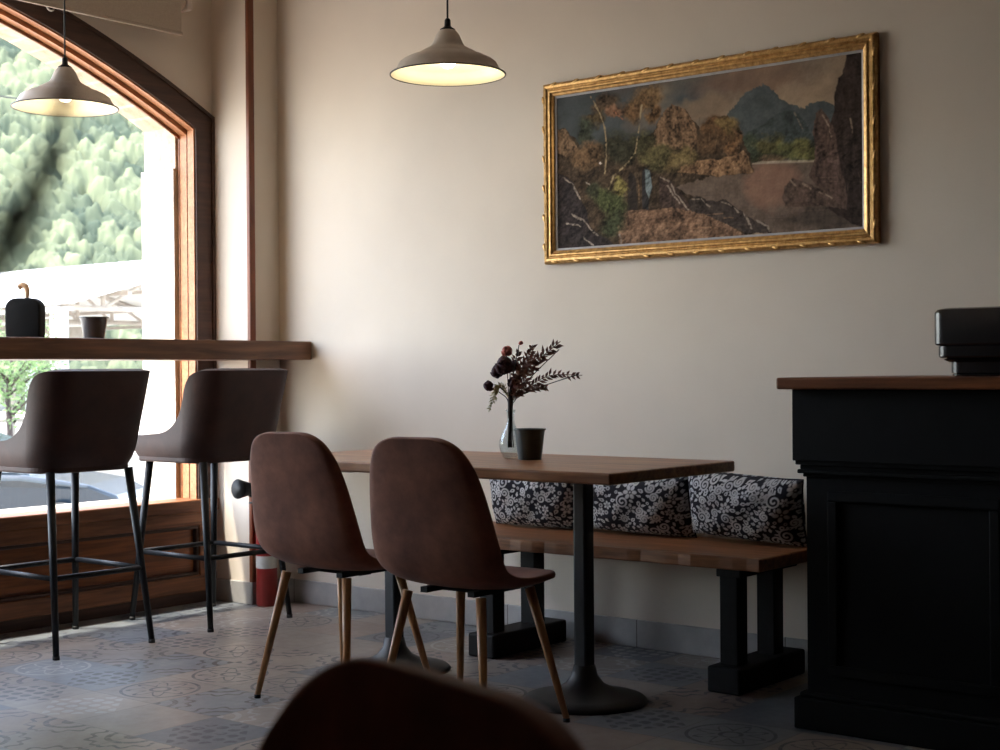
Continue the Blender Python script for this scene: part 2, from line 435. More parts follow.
# wall render over the upright reveal
bm = bmesh.new()
zt = 1.98
secs = []
for i in range(25):
    z = -.4+(zt+.4)*i/24; e = .0012*math.sin(z*9)
    secs.append([bm.verts.new(p) for p in ((ARC_X1-.132+e, WY+.116, z), (ARC_X1-.138+e, WY+WT+.004, z), (ARC_X1-.02, WY+WT+.004, z), (ARC_X1-.02, WY+.116, z))])
for s, t in zip(secs, secs[1:]):
    for k in range(4): bm.faces.new((s[k], s[(k+1) % 4], t[(k+1) % 4], t[k]))
bm.faces.new(secs[0]); bm.faces.new(secs[-1][::-1])
obj('reveal_render', bm, 'stone', win)
# pane
bm = bmesh.new(); n = 60; xl, xr = ARC_X0+.11, ARC_X1-.11
top = [bm.verts.new((xl+(xr-xl)*i/n, WY+.085, arch(xl+(xr-xl)*i/n, .11))) for i in range(n+1)]
b0 = bm.verts.new((xl, WY+.085, SILL)); b1 = bm.verts.new((xr, WY+.085, SILL))
bm.faces.new([b0, b1]+top[::-1]); bmesh.ops.triangulate(bm, faces=bm.faces)
obj('window_pane', bm, 'pane', win)
# sill, wainscot under the window
obj('window_sill', BX(ARC_X0, ARC_X1, WY-.03, WY+.12, SILL-.055, SILL), 'frame_wood', win, mods=[BEV(.006, 2)])
obj('stone_sill', BX(ARC_X0-.1, ARC_X1+.1, WY+.12, WY+WT+.08, SILL-.12, SILL-.012), 'stone', win, mods=[BEV(.01, 2)])
bm = bmesh.new()
box(bm, ARC_X0, ARC_X1, WY-.012, WY+.05, SILL-.12, SILL-.055)
box(bm, ARC_X0, ARC_X1, WY-.012, WY+.05, .05, .125)
for xc in (ARC_X0+.05, ARC_X0+1.52, ARC_X0+2.96, ARC_X1-.05):
    box(bm, xc-.05, xc+.05, WY-.0115, WY+.049, .10, SILL-.10)
obj('wainscot_rail', bm, 'frame_wood', win, mods=[BEV(.005, 2)])
bm = bmesh.new()
sp_ = [ARC_X0+.10, ARC_X0+1.47, ARC_X0+1.57, ARC_X0+2.91, ARC_X0+3.01, ARC_X1-.10]
for a, c in zip(sp_[::2], sp_[1::2]):
    box(bm, a, c, WY+.02, WY+.05, .12, SILL-.115)
obj('wainscot_panel', bm, 'panel_wood', win)
bm = bmesh.new()
for a, c in zip(sp_[::2], sp_[1::2]):
    box(bm, a, c, WY-.005, WY+.03, SILL-.135, SILL-.12); box(bm, a, c, WY-.005, WY+.03, .125, .14)
    box(bm, a, a+.014, WY-.004, WY+.03, .14, SILL-.135); box(bm, c-.014, c, WY-.004, WY+.03, .14, SILL-.135)
obj('wainscot_moulding', bm, 'shaded_frame', win, mods=[BEV(.004, 2)])
obj('kick_board', BX(ARC_X0, ARC_X1, WY-.004, WY+.05, -.02, .05), 'shaded_frame', win)

# added wooden panel, out of view, closing the arch's far end to cut light
light_blocker = bpy.data.objects.new('light_blocker_1', None); C.objects.link(light_blocker); struct(light_blocker)
DX0, DX1 = ARC_X0+.11, 1.75
bm = bmesh.new(); n = 24
lo, hi = [], []
for i in range(n+1):
    x = DX0+(DX1-DX0)*i/n
    lo.append([bm.verts.new((x, y, SILL)) for y in (WY+.02, WY+.07)]); hi.append([bm.verts.new((x, y, arch(x, .115))) for y in (WY+.02, WY+.07)])
for i in range(n):
    for a, b_ in ((0, 0), (1, 1)): bm.faces.new((lo[i][a], lo[i+1][a], hi[i+1][a], hi[i][a]))
    bm.faces.new((hi[i][0], hi[i+1][0], hi[i+1][1], hi[i][1])); bm.faces.new((lo[i][0], lo[i+1][0], lo[i+1][1], lo[i][1]))
bm.faces.new((lo[0][0], lo[0][1], hi[0][1], hi[0][0])); bm.faces.new((lo[n][0], lo[n][1], hi[n][1], hi[n][0]))
obj('blocker_leaf', bm, 'panel_wood', light_blocker)
obj('blocker_post', BX(DX1, DX1+.09, WY-.01, WY+.11, SILL, arch(DX1+.09, .11)), 'frame_wood', light_blocker, mods=[BEV(.005)])

# ring hook on the arch face
t = thing('hook_ring', 'small metal ring hook on the dark arched window frame at the top left', 'hook', (3.586, WY-.022, 2.575))
bm = bmesh.new(); tube(bm, [(0, 0, .0), (0, -.022, 0), (0, -.03, -.008)], .004, 8); obj('hook_stem', bm, 'steel', t, True)
bm = bmesh.new(); tube(bm, [(.017*math.cos(a), -.03, -.022+.017*math.sin(a)) for a in np.linspace(0, 2*PI, 25)], .004, 8, False); obj('ring', bm, 'steel', t, True)

# roller blind over the arch
bz = 2.69
t = thing('roller_blind', 'beige fabric roller blind rolled up above the arched window', 'blind', (.03, WY-.07, bz))
bm = bmesh.new(); lathe(bm, [(.0, 0), (.032, 0), (.032, 3.72), (0, 3.72)], 24)
o = obj('blind_roll', bm, 'blind', t, True, [BEV(.002)]); o.rotation_euler = (0, PI/2, 0); o.location = (.50, 0, 0)
bm = bmesh.new(); box(bm, .56, 4.19, -.034, -.030, -.142, .0); obj('blind_fabric', bm, 'blind', t)
obj('bottom_rail', BX(.56, 4.195, -.038, -.026, -.155, -.140), 'blind', t, mods=[BEV(.003)])
for xb in (.47, 4.222):
    obj('bracket', BX(xb, xb+.03, -.036, .07, -.036, .036), 'shade_out', t, mods=[BEV(.008, 3)])

# ------------------------------------------------------------------ window bar
t = thing('window_bar', 'thick brown wooden counter shelf running along the window sill wall', 'bar counter', (0, 0, 0))
bm = bmesh.new()
prism(bm, [(1.30, 4.836), (WX, 4.836), (WX, PY-.014), (PX-.013, PY-.014), (PX-.013, WY-.04), (1.30, WY-.04)], 1.098, 1.181)
obj('bar_top', bm, 'bar_wood', t, mods=[BEV(.005, 2)])
for xb in (1.42,):
    obj('bar_post', BX(xb, xb+.06, 4.92, 4.98, 0, 1.098), 'cast_black', t); obj('bar_post', BX(xb, xb+.06, 5.18, 5.24, 0, 1.098), 'cast_black', t)

# black canister with curled handle
t = thing('rounded_box', 'black round-topped box with a curled pale handle on the bar by the window', 'box', (3.325, 5.05, 1.181), -1.0)
prof = []
w, h_ = .071, .162
for i in range(0, 9):
    a = PI/2*i/8; prof.append((w-.045+.045*math.cos(a), h_-.045+.045*math.sin(a)*.9))
pl = [(w*.96, .0), (w, .05)]+prof; pl = pl+[(-x, z) for x, z in pl[::-1]]
bm = bmesh.new(); f0 = [bm.verts.new((x, -.03, z)) for x, z in pl]; f1 = [bm.verts.new((x, .03, z)) for x, z in pl]
bm.faces.new(f0); bm.faces.new(f1[::-1])
for i in range(len(pl)): bm.faces.new((f0[i], f1[i], f1[(i+1) % len(pl)], f0[(i+1) % len(pl)]))
obj('box_body', bm, 'counter_black', t, True, [BEV(.008, 3)])
bm = bmesh.new(); tube(bm, catmull([(.008, 0, .155), (.008, 0, .185), (.002, 0, .203), (-.012, 0, .208), (-.026, 0, .200)], 6), [.008+.004*min(1, i/14) for i in range(25)], 10)
obj('curled_handle', bm, 'beige', t, True)

def cup(name, label, cat, loc, r0, r1, h, mat, group=None):
    o = thing(name, label, cat, loc, group=group)
    bm = bmesh.new()
    lathe(bm, [(0, 0), (r0, 0), (r0+.001, .002), (r1-.001, h-.004), (r1+.002, h-.003), (r1+.002, h), (r1-.002, h), (r0-.001, .004), (0, .004)], 32)
    obj('cup_body', bm, mat, o, True, [('EDGE_SPLIT', dict(split_angle=math.radians(35)))])
    bm = bmesh.new(); lathe(bm, [(r1, h-.004), (r1+.0035, h-.004), (r1+.0035, h+.001), (r1, h+.001)], 32, close=True); obj('cup_rim', bm, mat, o, True)
    return o
cup('tapered_cup', 'dark tapered cup standing alone on the window bar', 'cup', (3.664, 5.08, 1.181), .040, .056, .092, 'darkcup')

# ------------------------------------------------------------------ bar stools
def make_stool():
    t = thing('bar_stool', '', 'bar stool')
    # path of the shell in plan (facing +y): front-left -> back -> front-right
    hw, cr, yf, yb = .230, .110, .24, -.195
    plan = []
    n1 = 20; ys = [yf-(yf-(yb+cr))*(1-(1-i/n1)**1.8) for i in range(n1)]
    for y in ys: plan.append((-hw+.012*max(0, (y-(yb+cr))/(yf-yb-cr)), y))
    for i in range(11):
        a = PI+PI/2*i/10; plan.append((-hw+cr+cr*math.cos(a), yb+cr+cr*math.sin(a)))
    for i in range(1, 9): plan.append((-hw+cr+(2*hw-2*cr)*i/9, yb))
    full = plan+[(-x, y) for x, y in plan[:31][::-1]]
    def rim(y):
        # height of the rim for a given y in the plan
        def ss(a, b_, v): v = min(1, max(0, (v-a)/(b_-a))); return v*v*(3-2*v)
        t = min(1, max(0, (y+.085)/.16)); z = .794+.185*(1-(1-(1-t)**2.3)**(1/2.3))
        if y < -.085: z = .979+.073*math.sqrt(max(0, 1-max(0, 1-(-.085-y)/.075)**2))
        return z-.012*ss(.0, .24, y)
    bm = bmesh.new(); K = 10; rows = []
    nP = len(full)
    for i, (x, y) in enumerate(full):
        zr = rim(y); col = []
        back = max(0, min(1, (-y+.05)/.24))
        for k in range(K+1):
            v = k/K; z = .682+(zr-.682)*v
            hh = (z-.682)
            s = 1-.10*max(0, 1-hh/.07)**2           # tucked in at the bottom
            dy = -.255*hh*back
            sx = 1+.36*hh*back
            col.append(bm.verts.new((x*s*sx, y*s+dy, z)))
        rows.append(col)
    for a, c in zip(rows, rows[1:]):
        for k in range(K): bm.faces.new((a[k], a[k+1], c[k+1], c[k]))
    o = obj('back_shell', bm, 'stool_leather', t, True, [('SOLIDIFY', dict(thickness=.034, offset=-1)), BEV(.010, 3), SUB(1)])
    # seat base and cushion
    bm = bmesh.new(); prism(bm, [(x*.93, y*.93) for x, y in full], .672, .70)
    obj('seat_base', bm, 'stool_leather', t, False, [BEV(.008, 3)])
    bm = bmesh.new(); prism(bm, [(x*.86, (y*.9 if y < .2 else y*.98)) for x, y in full], .698, .775)
    obj('seat_cushion', bm, 'stool_leather', t, False, [BEV(.025, 4)])
    tp = [(-.175, -.165), (.175, -.165), (.175, .18), (-.175, .18)]; ft = [(-.215, -.25), (.215, -.25), (.22, .25), (-.22, .25)]
    for (a, b_), (c, d) in zip(tp, ft):
        bm = bmesh.new(); tube(bm, [(a, b_, .678), (c, d, .012)], [.0165, .0115], 12); L = obj('leg', bm, 'black_metal', t, True)
        bm = bmesh.new(); lathe(bm, [(0, 0), (.013, 0), (.013, .014), (0, .014)], 12, (c, d, 0)); obj('foot_cap', bm, 'rubber', L, True)
    zf = .29; k = (.678-zf)/(.678-.012)
    P = [Vector((a+(c-a)*k, b_+(d-b_)*k, zf)) for (a, b_), (c, d) in zip(tp, ft)]
    for i in range(4):
        bm = bmesh.new(); tube(bm, [P[i], P[(i+1) % 4]], .0105, 12); obj('footrest', bm, 'black_metal', t, True)
    return t
s1 = make_stool(); s1.location = (3.393, 4.90, 0)
s1['label'] = 'brown upholstered bar stool nearer the left edge, in front of the round-topped box'
s1['group'] = 'bar stools at the window bar'
s2 = copy_tree(s1); s2.location = (4.115, 4.90, 0)
s2['label'] = 'brown upholstered bar stool at the right end of the bar, next to the extinguisher'

# ------------------------------------------------------------------ dining chairs
def make_chair():
    t = thing('dining_chair', '', 'chair')
    #     x      z     halfwidth wing
    key = [(-.256, .857, .050, .000), (-.2555, .854, .088, .001), (-.253, .843, .126, .004), (-.248, .818, .160, .010), (-.240, .770, .187, .020),
           (-.226, .70, .207, .026), (-.212, .62, .221, .032), (-.200, .55, .230, .038), (-.182, .488, .232, .042), (-.145, .447, .226, .044),
           (-.08, .428, .217, .034), (.0, .424, .212, .022), (.08, .430, .208, .012), (.145, .437, .196, .004), (.188, .436, .172, .0),
           (.210, .430, .135, .0), (.218, .426, .08, .0)]
    P = catmull(key, 3)
    bm = bmesh.new(); U = 16; rows = []; NP = len(P)
    for i, p in enumerate(P):
        a = P[max(0, i-1)]; c = P[min(NP-1, i+1)]
        tx, tz = c[0]-a[0], c[1]-a[1]; L = math.hypot(tx, tz); nx, nz = -tz/L, tx/L   # towards the sitter
        fr_, bk_ = [], []
        for j in range(U+1):
            u = -1+2*j/U; uu = math.sin(u*PI/2*.98)
            off = p[3]*abs(u)**2.2
            ed = min(1, (1-abs(uu))/.10, i/3.0, (NP-1-i)/3.0); th = .013*(.35+.65*math.sqrt(max(0, 1-(1-ed)**2)))
            fr_.append(bm.verts.new((p[0]+nx*(off+th), uu*p[2], p[1]+nz*(off+th))))
            bk_.append(bm.verts.new((p[0]+nx*(off-th), uu*p[2], p[1]+nz*(off-th))))
        rows.append(fr_+bk_[::-1])
    K2 = len(rows[0])
    for a, c in zip(rows, rows[1:]):
        for j in range(K2): bm.faces.new((a[j], a[(j+1) % K2], c[(j+1) % K2], c[j]))
    for r_ in (rows[0], rows[-1]):
        for j in range(U): bm.faces.new((r_[j], r_[j+1], r_[K2-2-j], r_[K2-1-j]))
    obj('seat_shell', bm, 'suede', t, True, [SUB(1)])
    # under-seat frame
    bm = bmesh.new(); box(bm, -.11, .11, -.10, -.075, .398, .414); box(bm, -.11, .11, .075, .10, .398, .414); box(bm, -.03, .02, -.10, .10, .396, .410)
    obj('seat_frame', bm, 'black_metal', t)
    tp = [(-.125, .135), (-.125, -.135), (.115, -.13), (.115, .13)]; ft = [(-.195, .20), (-.195, -.20), (.200, -.20), (.195, .20)]
    for (a, b_), (c, d) in zip(tp, ft):
        bm = bmesh.new(); tube(bm, [(a, b_, .402), (c, d, .010)], [.0155, .0095], 14); L = obj('leg', bm, 'leg_wood', t, True)
        bm = bmesh.new(); lathe(bm, [(0, 0), (.0105, 0), (.0105, .012), (0, .012)], 12, (c, d, 0)); obj('foot_cap', bm, 'rubber', L, True)
    return t
c1 = make_chair(); c1.location = (3.392, 3.385, 0)
c1['label'] = 'brown suede shell chair with wooden legs at the left end of the table, near extinguisher'
c1['group'] = 'shell dining chairs'
c2 = copy_tree(c1); c2.location = (3.325, 2.797, 0); c2.rotation_euler.z = .03
c2['label'] = 'brown suede shell chair with wooden legs beside the nearer table pedestal'
c3 = copy_tree(c1); c3.location = (.4243, .6522, 0); c3.rotation_euler.z = 2.8646
c3['label'] = 'blurred dark chair back in the foreground at the bottom edge'

# ------------------------------------------------------------------ tables
def make_table(L, W):
    t = thing('dining_table', '', 'table')
    bm = bmesh.new(); n = 24
    # slightly wavy edge like a solid plank
    pts = []
    for i in range(n+1): pts.append((-W/2+.002*math.sin(i*1.3), -L/2+L*i/n))
    for i in range(n+1): pts.append((W/2+.002*math.sin(i*1.7+1), L/2-L*i/n))
    prism(bm, pts, .716, .75)
    obj('tabletop', bm, 'table_wood', t, False, [BEV(.006, 3)])
    for s in (-1, 1):
        y = s*(L/2-.345)
        bm = bmesh.new(); box(bm, -.025, .025, y-.025, y+.025, .05, .704)
        P = obj('post', bm, 'cast_black', t, False, [BEV(.008, 2)])
        bm = bmesh.new(); box(bm, -.24, .24, y-.03, y+.03, .704, .716); obj('mounting_plate', bm, 'cast_black', t)
        bm = bmesh.new(); lathe(bm, [(0, 0), (.195, 0), (.197, .006), (.188, .015), (.15, .024), (.10, .036), (.062, .056), (.042, .082), (.034, .115), (0, .115)], 48, (0, y, 0))
        obj('base', bm, 'cast_black', t, True)
    return t
t1 = make_table(1.505, .70); t1.location = (3.787, 3.128, 0)
t1['label'] = 'long brown wooden table on two black pedestals holding the vase of dried flowers'
t1['group'] = 'pedestal tables'
t2 = make_table(1.25, .70); t2.location = (-.14, .50, 0)
t2['label'] = 'wooden pedestal table in the near foreground, carrying the bottle with the dried sprig'
t2['group'] = 'pedestal tables'

# ------------------------------------------------------------------ bench and cushions
t = thing('wall_bench', 'brown wooden plank bench on black trestle legs against the wall with patterned cushions', 'bench', (4.37, 3.05, 0))
bm = bmesh.new(); n = 30; pts = []
for i in range(n+1): pts.append((-.225+.004*math.sin(i*.9)+.003*math.sin(i*2.3), -.755+1.51*i/n))
pts += [(.225, .755), (.225, -.755)]
prism(bm, pts, .398, .44)
obj('bench_seat', bm, 'bench_wood', t, False, [BEV(.006, 3)])
for y in (-.625, .385):
    for x in (-.165, .078):
        obj('leg', BX(x-.033, x+.033, y-.033, y+.033, .085, .386), 'bench_black', t, mods=[BEV(.004)])
    obj('foot_rail', BX(-.235, .215, y-.06, y+.06, 0, .085), 'bench_black', t, mods=[BEV(.008, 3)])
    obj('top_rail', BX(-.20, .19, y-.045, y+.045, .37, .398), 'bench_black', t, mods=[BEV(.004)])

def paint_pattern(Wd, Hd, seed):
    r = np.random.RandomState(seed)
    yy, xx = np.mgrid[0:Hd, 0:Wd].astype(float)
    img = np.zeros((Hd, Wd)); occ = []
    def ell(cx, cy, a, b_, th):
        dx, dy = xx-cx, yy-cy; c, s = math.cos(th), math.sin(th)
        u = dx*c+dy*s; v = -dx*s+dy*c
        return np.clip(1.6-(u*u/a/a+v*v/b_/b_)*1.2, 0, 1)
    def leaf(cx, cy, a, b_, th):
        dx, dy = xx-cx, yy-cy; c, s = math.cos(th), math.sin(th)
        u = (dx*c+dy*s)/a; v = (-dx*s+dy*c)/b_
        m = (np.abs(v) < (1-u*u)*(1-.5*u))*(np.abs(u) < 1)
        return m.astype(float)
    tries = 0
    while len(occ) < 320 and tries < 6000:
        tries += 1
        R = r.choice([13, 10, 8, 6, 4.5], p=[.16, .24, .24, .2, .16]); cx, cy = r.uniform(0, Wd), r.uniform(0, Hd)
        if any((cx-a)**2+(cy-b_)**2 < (R+q)**2*.56 for a, b_, q in occ): continue
        occ.append((cx, cy, R)); k = r.randint(0, 4); th = r.uniform(0, 2*PI)
        g = r.uniform(.75, 1)
        if R > 7 and k in (0, 1):
            n = r.randint(5, 8)
            for q in range(n):
                a = th+2*PI*q/n; img = np.maximum(img, g*ell(cx+R*.58*math.cos(a), cy+R*.58*math.sin(a), R*.34, R*.24, a))
            img *= 1-ell(cx, cy, R*.22, R*.22, 0); img = np.maximum(img, g*ell(cx, cy, R*.12, R*.12, 0))
        elif R > 7:
            for q in range(60):
                f = q/60; a = th+f*2.2*2*PI*.75; rr = R*.9*(1-f*.85)
                img = np.maximum(img, g*ell(cx+rr*math.cos(a), cy+rr*math.sin(a), 1.5, 1.5, 0))
            if k == 3:
                for q in range(7):
                    a = th+q*.55; img = np.maximum(img, g*leaf(cx+R*1.1*math.cos(a), cy+R*1.1*math.sin(a), R*.28, R*.13, a))
        elif k < 3:
            img = np.maximum(img, g*leaf(cx, cy, R*.95, R*.5, th))
            if R > 5: img *= 1-.9*leaf(cx, cy, R*.45, R*.14, th)
        else:
            img = np.maximum(img, g*ell(cx, cy, R*.6, R*.6, 0)); img *= 1-ell(cx, cy, R*.25, R*.25, 0)
    return img

def grid_color(me, cols):
    a = me.color_attributes.new('paint', 'FLOAT_COLOR', 'POINT')
    a.data.foreach_set('color', np.asarray(cols, dtype=np.float32).ravel())

def make_pillow(label, loc, rx, ry, rz, seed, w=.46, h=.27, th=.085):
    t = thing('patterned_cushion', label, 'cushion', loc, 0, 'patterned cushions on the bench')
    NU, NV = 190, 110
    pat = paint_pattern(NU+1, NV+1, seed)
    U, V = np.meshgrid(np.linspace(-1, 1, NU+1), np.linspace(-1, 1, NV+1))
    prof = (np.clip(1-np.abs(U)**3, 0, 1)*np.clip(1-np.abs(V)**3, 0, 1))**.55
    X = U*w/2*(1-.05*(1-V**2)*np.abs(U)**6-.0); Z = V*h/2*(1-.07*(1-U**2)*np.abs(V)**6)
    wr = .006*np.sin(U*9+seed)*np.sin(V*5+seed*2)*prof
    allv = []; cols = []
    for s in (1, -1):
        Y = -s*(prof*th+.003)+wr
        allv.append(np.stack([X, Y, Z], -1).reshape(-1, 3))
        c = pat if s == 1 else pat[:, ::-1]
        base = np.array([.013, .013, .02]); wh = np.array([.52, .52, .54])
        cc = base+(wh-base)*c[..., None]; cols.append(np.concatenate([cc, np.ones(cc.shape[:2]+(1,))], -1).reshape(-1, 4))
    verts = np.concatenate(allv); n = (NU+1)*(NV+1)
    idx = np.arange(n).reshape(NV+1, NU+1)
    q = np.stack([idx[:-1, :-1], idx[:-1, 1:], idx[1:, 1:], idx[1:, :-1]], -1).reshape(-1, 4)
    faces = [tuple(r) for r in q.tolist()]+[tuple(r[::-1]) for r in (q+n).tolist()]
    bd = list(idx[0, :])+list(idx[1:, -1])+list(idx[-1, :-1][::-1])+list(idx[1:-1, 0][::-1])
    for a, c in zip(bd, bd[1:]+bd[:1]): faces.append((int(a), int(a)+n, int(c)+n, int(c)))
    me = bpy.data.meshes.new('cushion_cover'); me.from_pydata(verts.tolist(), [], faces)
    grid_color(me, np.concatenate(cols)); me.materials.append(M['print'])
    for p in me.polygons: p.use_smooth = True
    o = bpy.data.objects.new('cushion_cover', me); C.objects.link(o); o.parent = t
    # local: front faces -y ; turn it to face -x, lean on the wall
    o.rotation_euler = Matrix.Rotation(rz, 3, 'Z').to_4x4().to_3x3().to_euler()
    R = Matrix.Rotation(rz, 3, 'Z') @ Matrix.Rotation(-PI/2, 3, 'Z') @ Matrix.Rotation(rx, 3, 'X') @ Matrix.Rotation(ry, 3, 'Y')
    o.rotation_euler = R.to_euler()
    # rest on the bench
    zmin = min((R @ Vector(v)).z for v in verts[::7].tolist())
    o.location = (0, 0, -zmin)
    bm = bmesh.new(); loop = [tuple(verts[i]) for i in bd[::5]]
    loop = [(x*1.004, 0, z*1.004) for x, y, z in loop]
    tube(bm, loop+[loop[0]], .0035, 6, False)
    p = obj('piping', bm, 'print', o, True)
    grid_color(p.data, [[.02, .02, .028, 1]]*len(p.data.vertices))
    return t
make_pillow('black and white floral cushion at the left end of the bench', (4.515, 3.46, .44), .20, 0.0, .0, 3, w=.44, h=.24)
make_pillow('black and white floral cushion in the middle, beneath the tabletop corner', (4.52, 3.005, .44), .26, .02, .02, 8, w=.46, h=.235)
make_pillow('black and white floral cushion at the right end of the bench, beside the black counter', (4.505, 2.545, .44), .22, .05, -.02, 15, w=.45, h=.235)

# ------------------------------------------------------------------ pendant lamps
def make_lamp():
    t = thing('pendant_lamp', '', 'lamp')
    out = [(.021, .165), (.030, .160), (.040, .145), (.050, .118), (.058, .103), (.076, .092), (.094, .082), (.102, .076), (.106, .072),
           (.130, .064), (.152, .052), (.164, .042), (.172, .026), (.182, .010), (.195, .000)]
    inn = [(.193, -.001), (.180, .007), (.168, .023), (.160, .036), (.150, .044), (.128, .054), (.100, .064), (.072, .080), (.052, .092), (.040, .115), (.020, .135), (0, .137)]
    out = [(a, z*.92) for a, z in out]; inn = [(a, z*.92) for a, z in inn]
    bm = bmesh.new(); lathe(bm, out, 64); obj('lamp_shade', bm, 'shade_out', t, True)
    bm = bmesh.new(); lathe(bm, inn, 64); obj('shade_lining', bm, 'shade_in', t, True)
    bm = bmesh.new(); lathe(bm, [(.1925, -.0025), (.1965, -.0025), (.1965, .0015), (.1925, .0015)], 64, close=True); obj('shade_rim', bm, 'cast_black', t, True)
    bm = bmesh.new(); lathe(bm, [(0, .146), (.026, .146), (.026, .153), (.016, .159), (.011, .164), (.010, .184), (.006, .190), (0, .190)], 24); obj('lamp_cap', bm, 'black_metal', t, True)
    bm = bmesh.new(); tube(bm, [(0, 0, .18), (0, 0, CZ-2.0)], .0032, 8); cd = obj('cord', bm, 'black_metal', t, True)
    bm = bmesh.new(); lathe(bm, [(0, .137), (.017, .137), (.017, .105), (.013, .10), (0, .10)], 20); obj('socket', bm, 'shade_in', t, True)
    bm = bmesh.new(); lathe(bm, [(0, .105), (.013, .100), (.017, .086), (.026, .066), (.029, .050), (.025, .034), (.015, .024), (0, .021)], 28); obj('bulb', bm, 'bulb', t, True)
    return t, cd
def place_lamp(loc, label):
    t, cd = make_lamp(); t.location = loc; t['label'] = label; t['group'] = 'pendant lamps'
    me = cd.data
    for v in me.vertices:
        if v.co.z > .3: v.co.z = CZ-loc[2]
    bm = bmesh.new(); z = CZ-loc[2]; lathe(bm, [(0, z), (.05, z), (.048, z-.012), (.02, z-.022), (0, z-.022)], 28); obj('ceiling_rose', bm, 'shade_out', t, True)
place_lamp((3.789, 3.271, 2.043), 'beige enamel pendant lamp hanging over the long table, against the plain wall')
place_lamp((3.317, 4.766, 2.044), 'beige enamel pendant lamp hanging in front of the arched window')

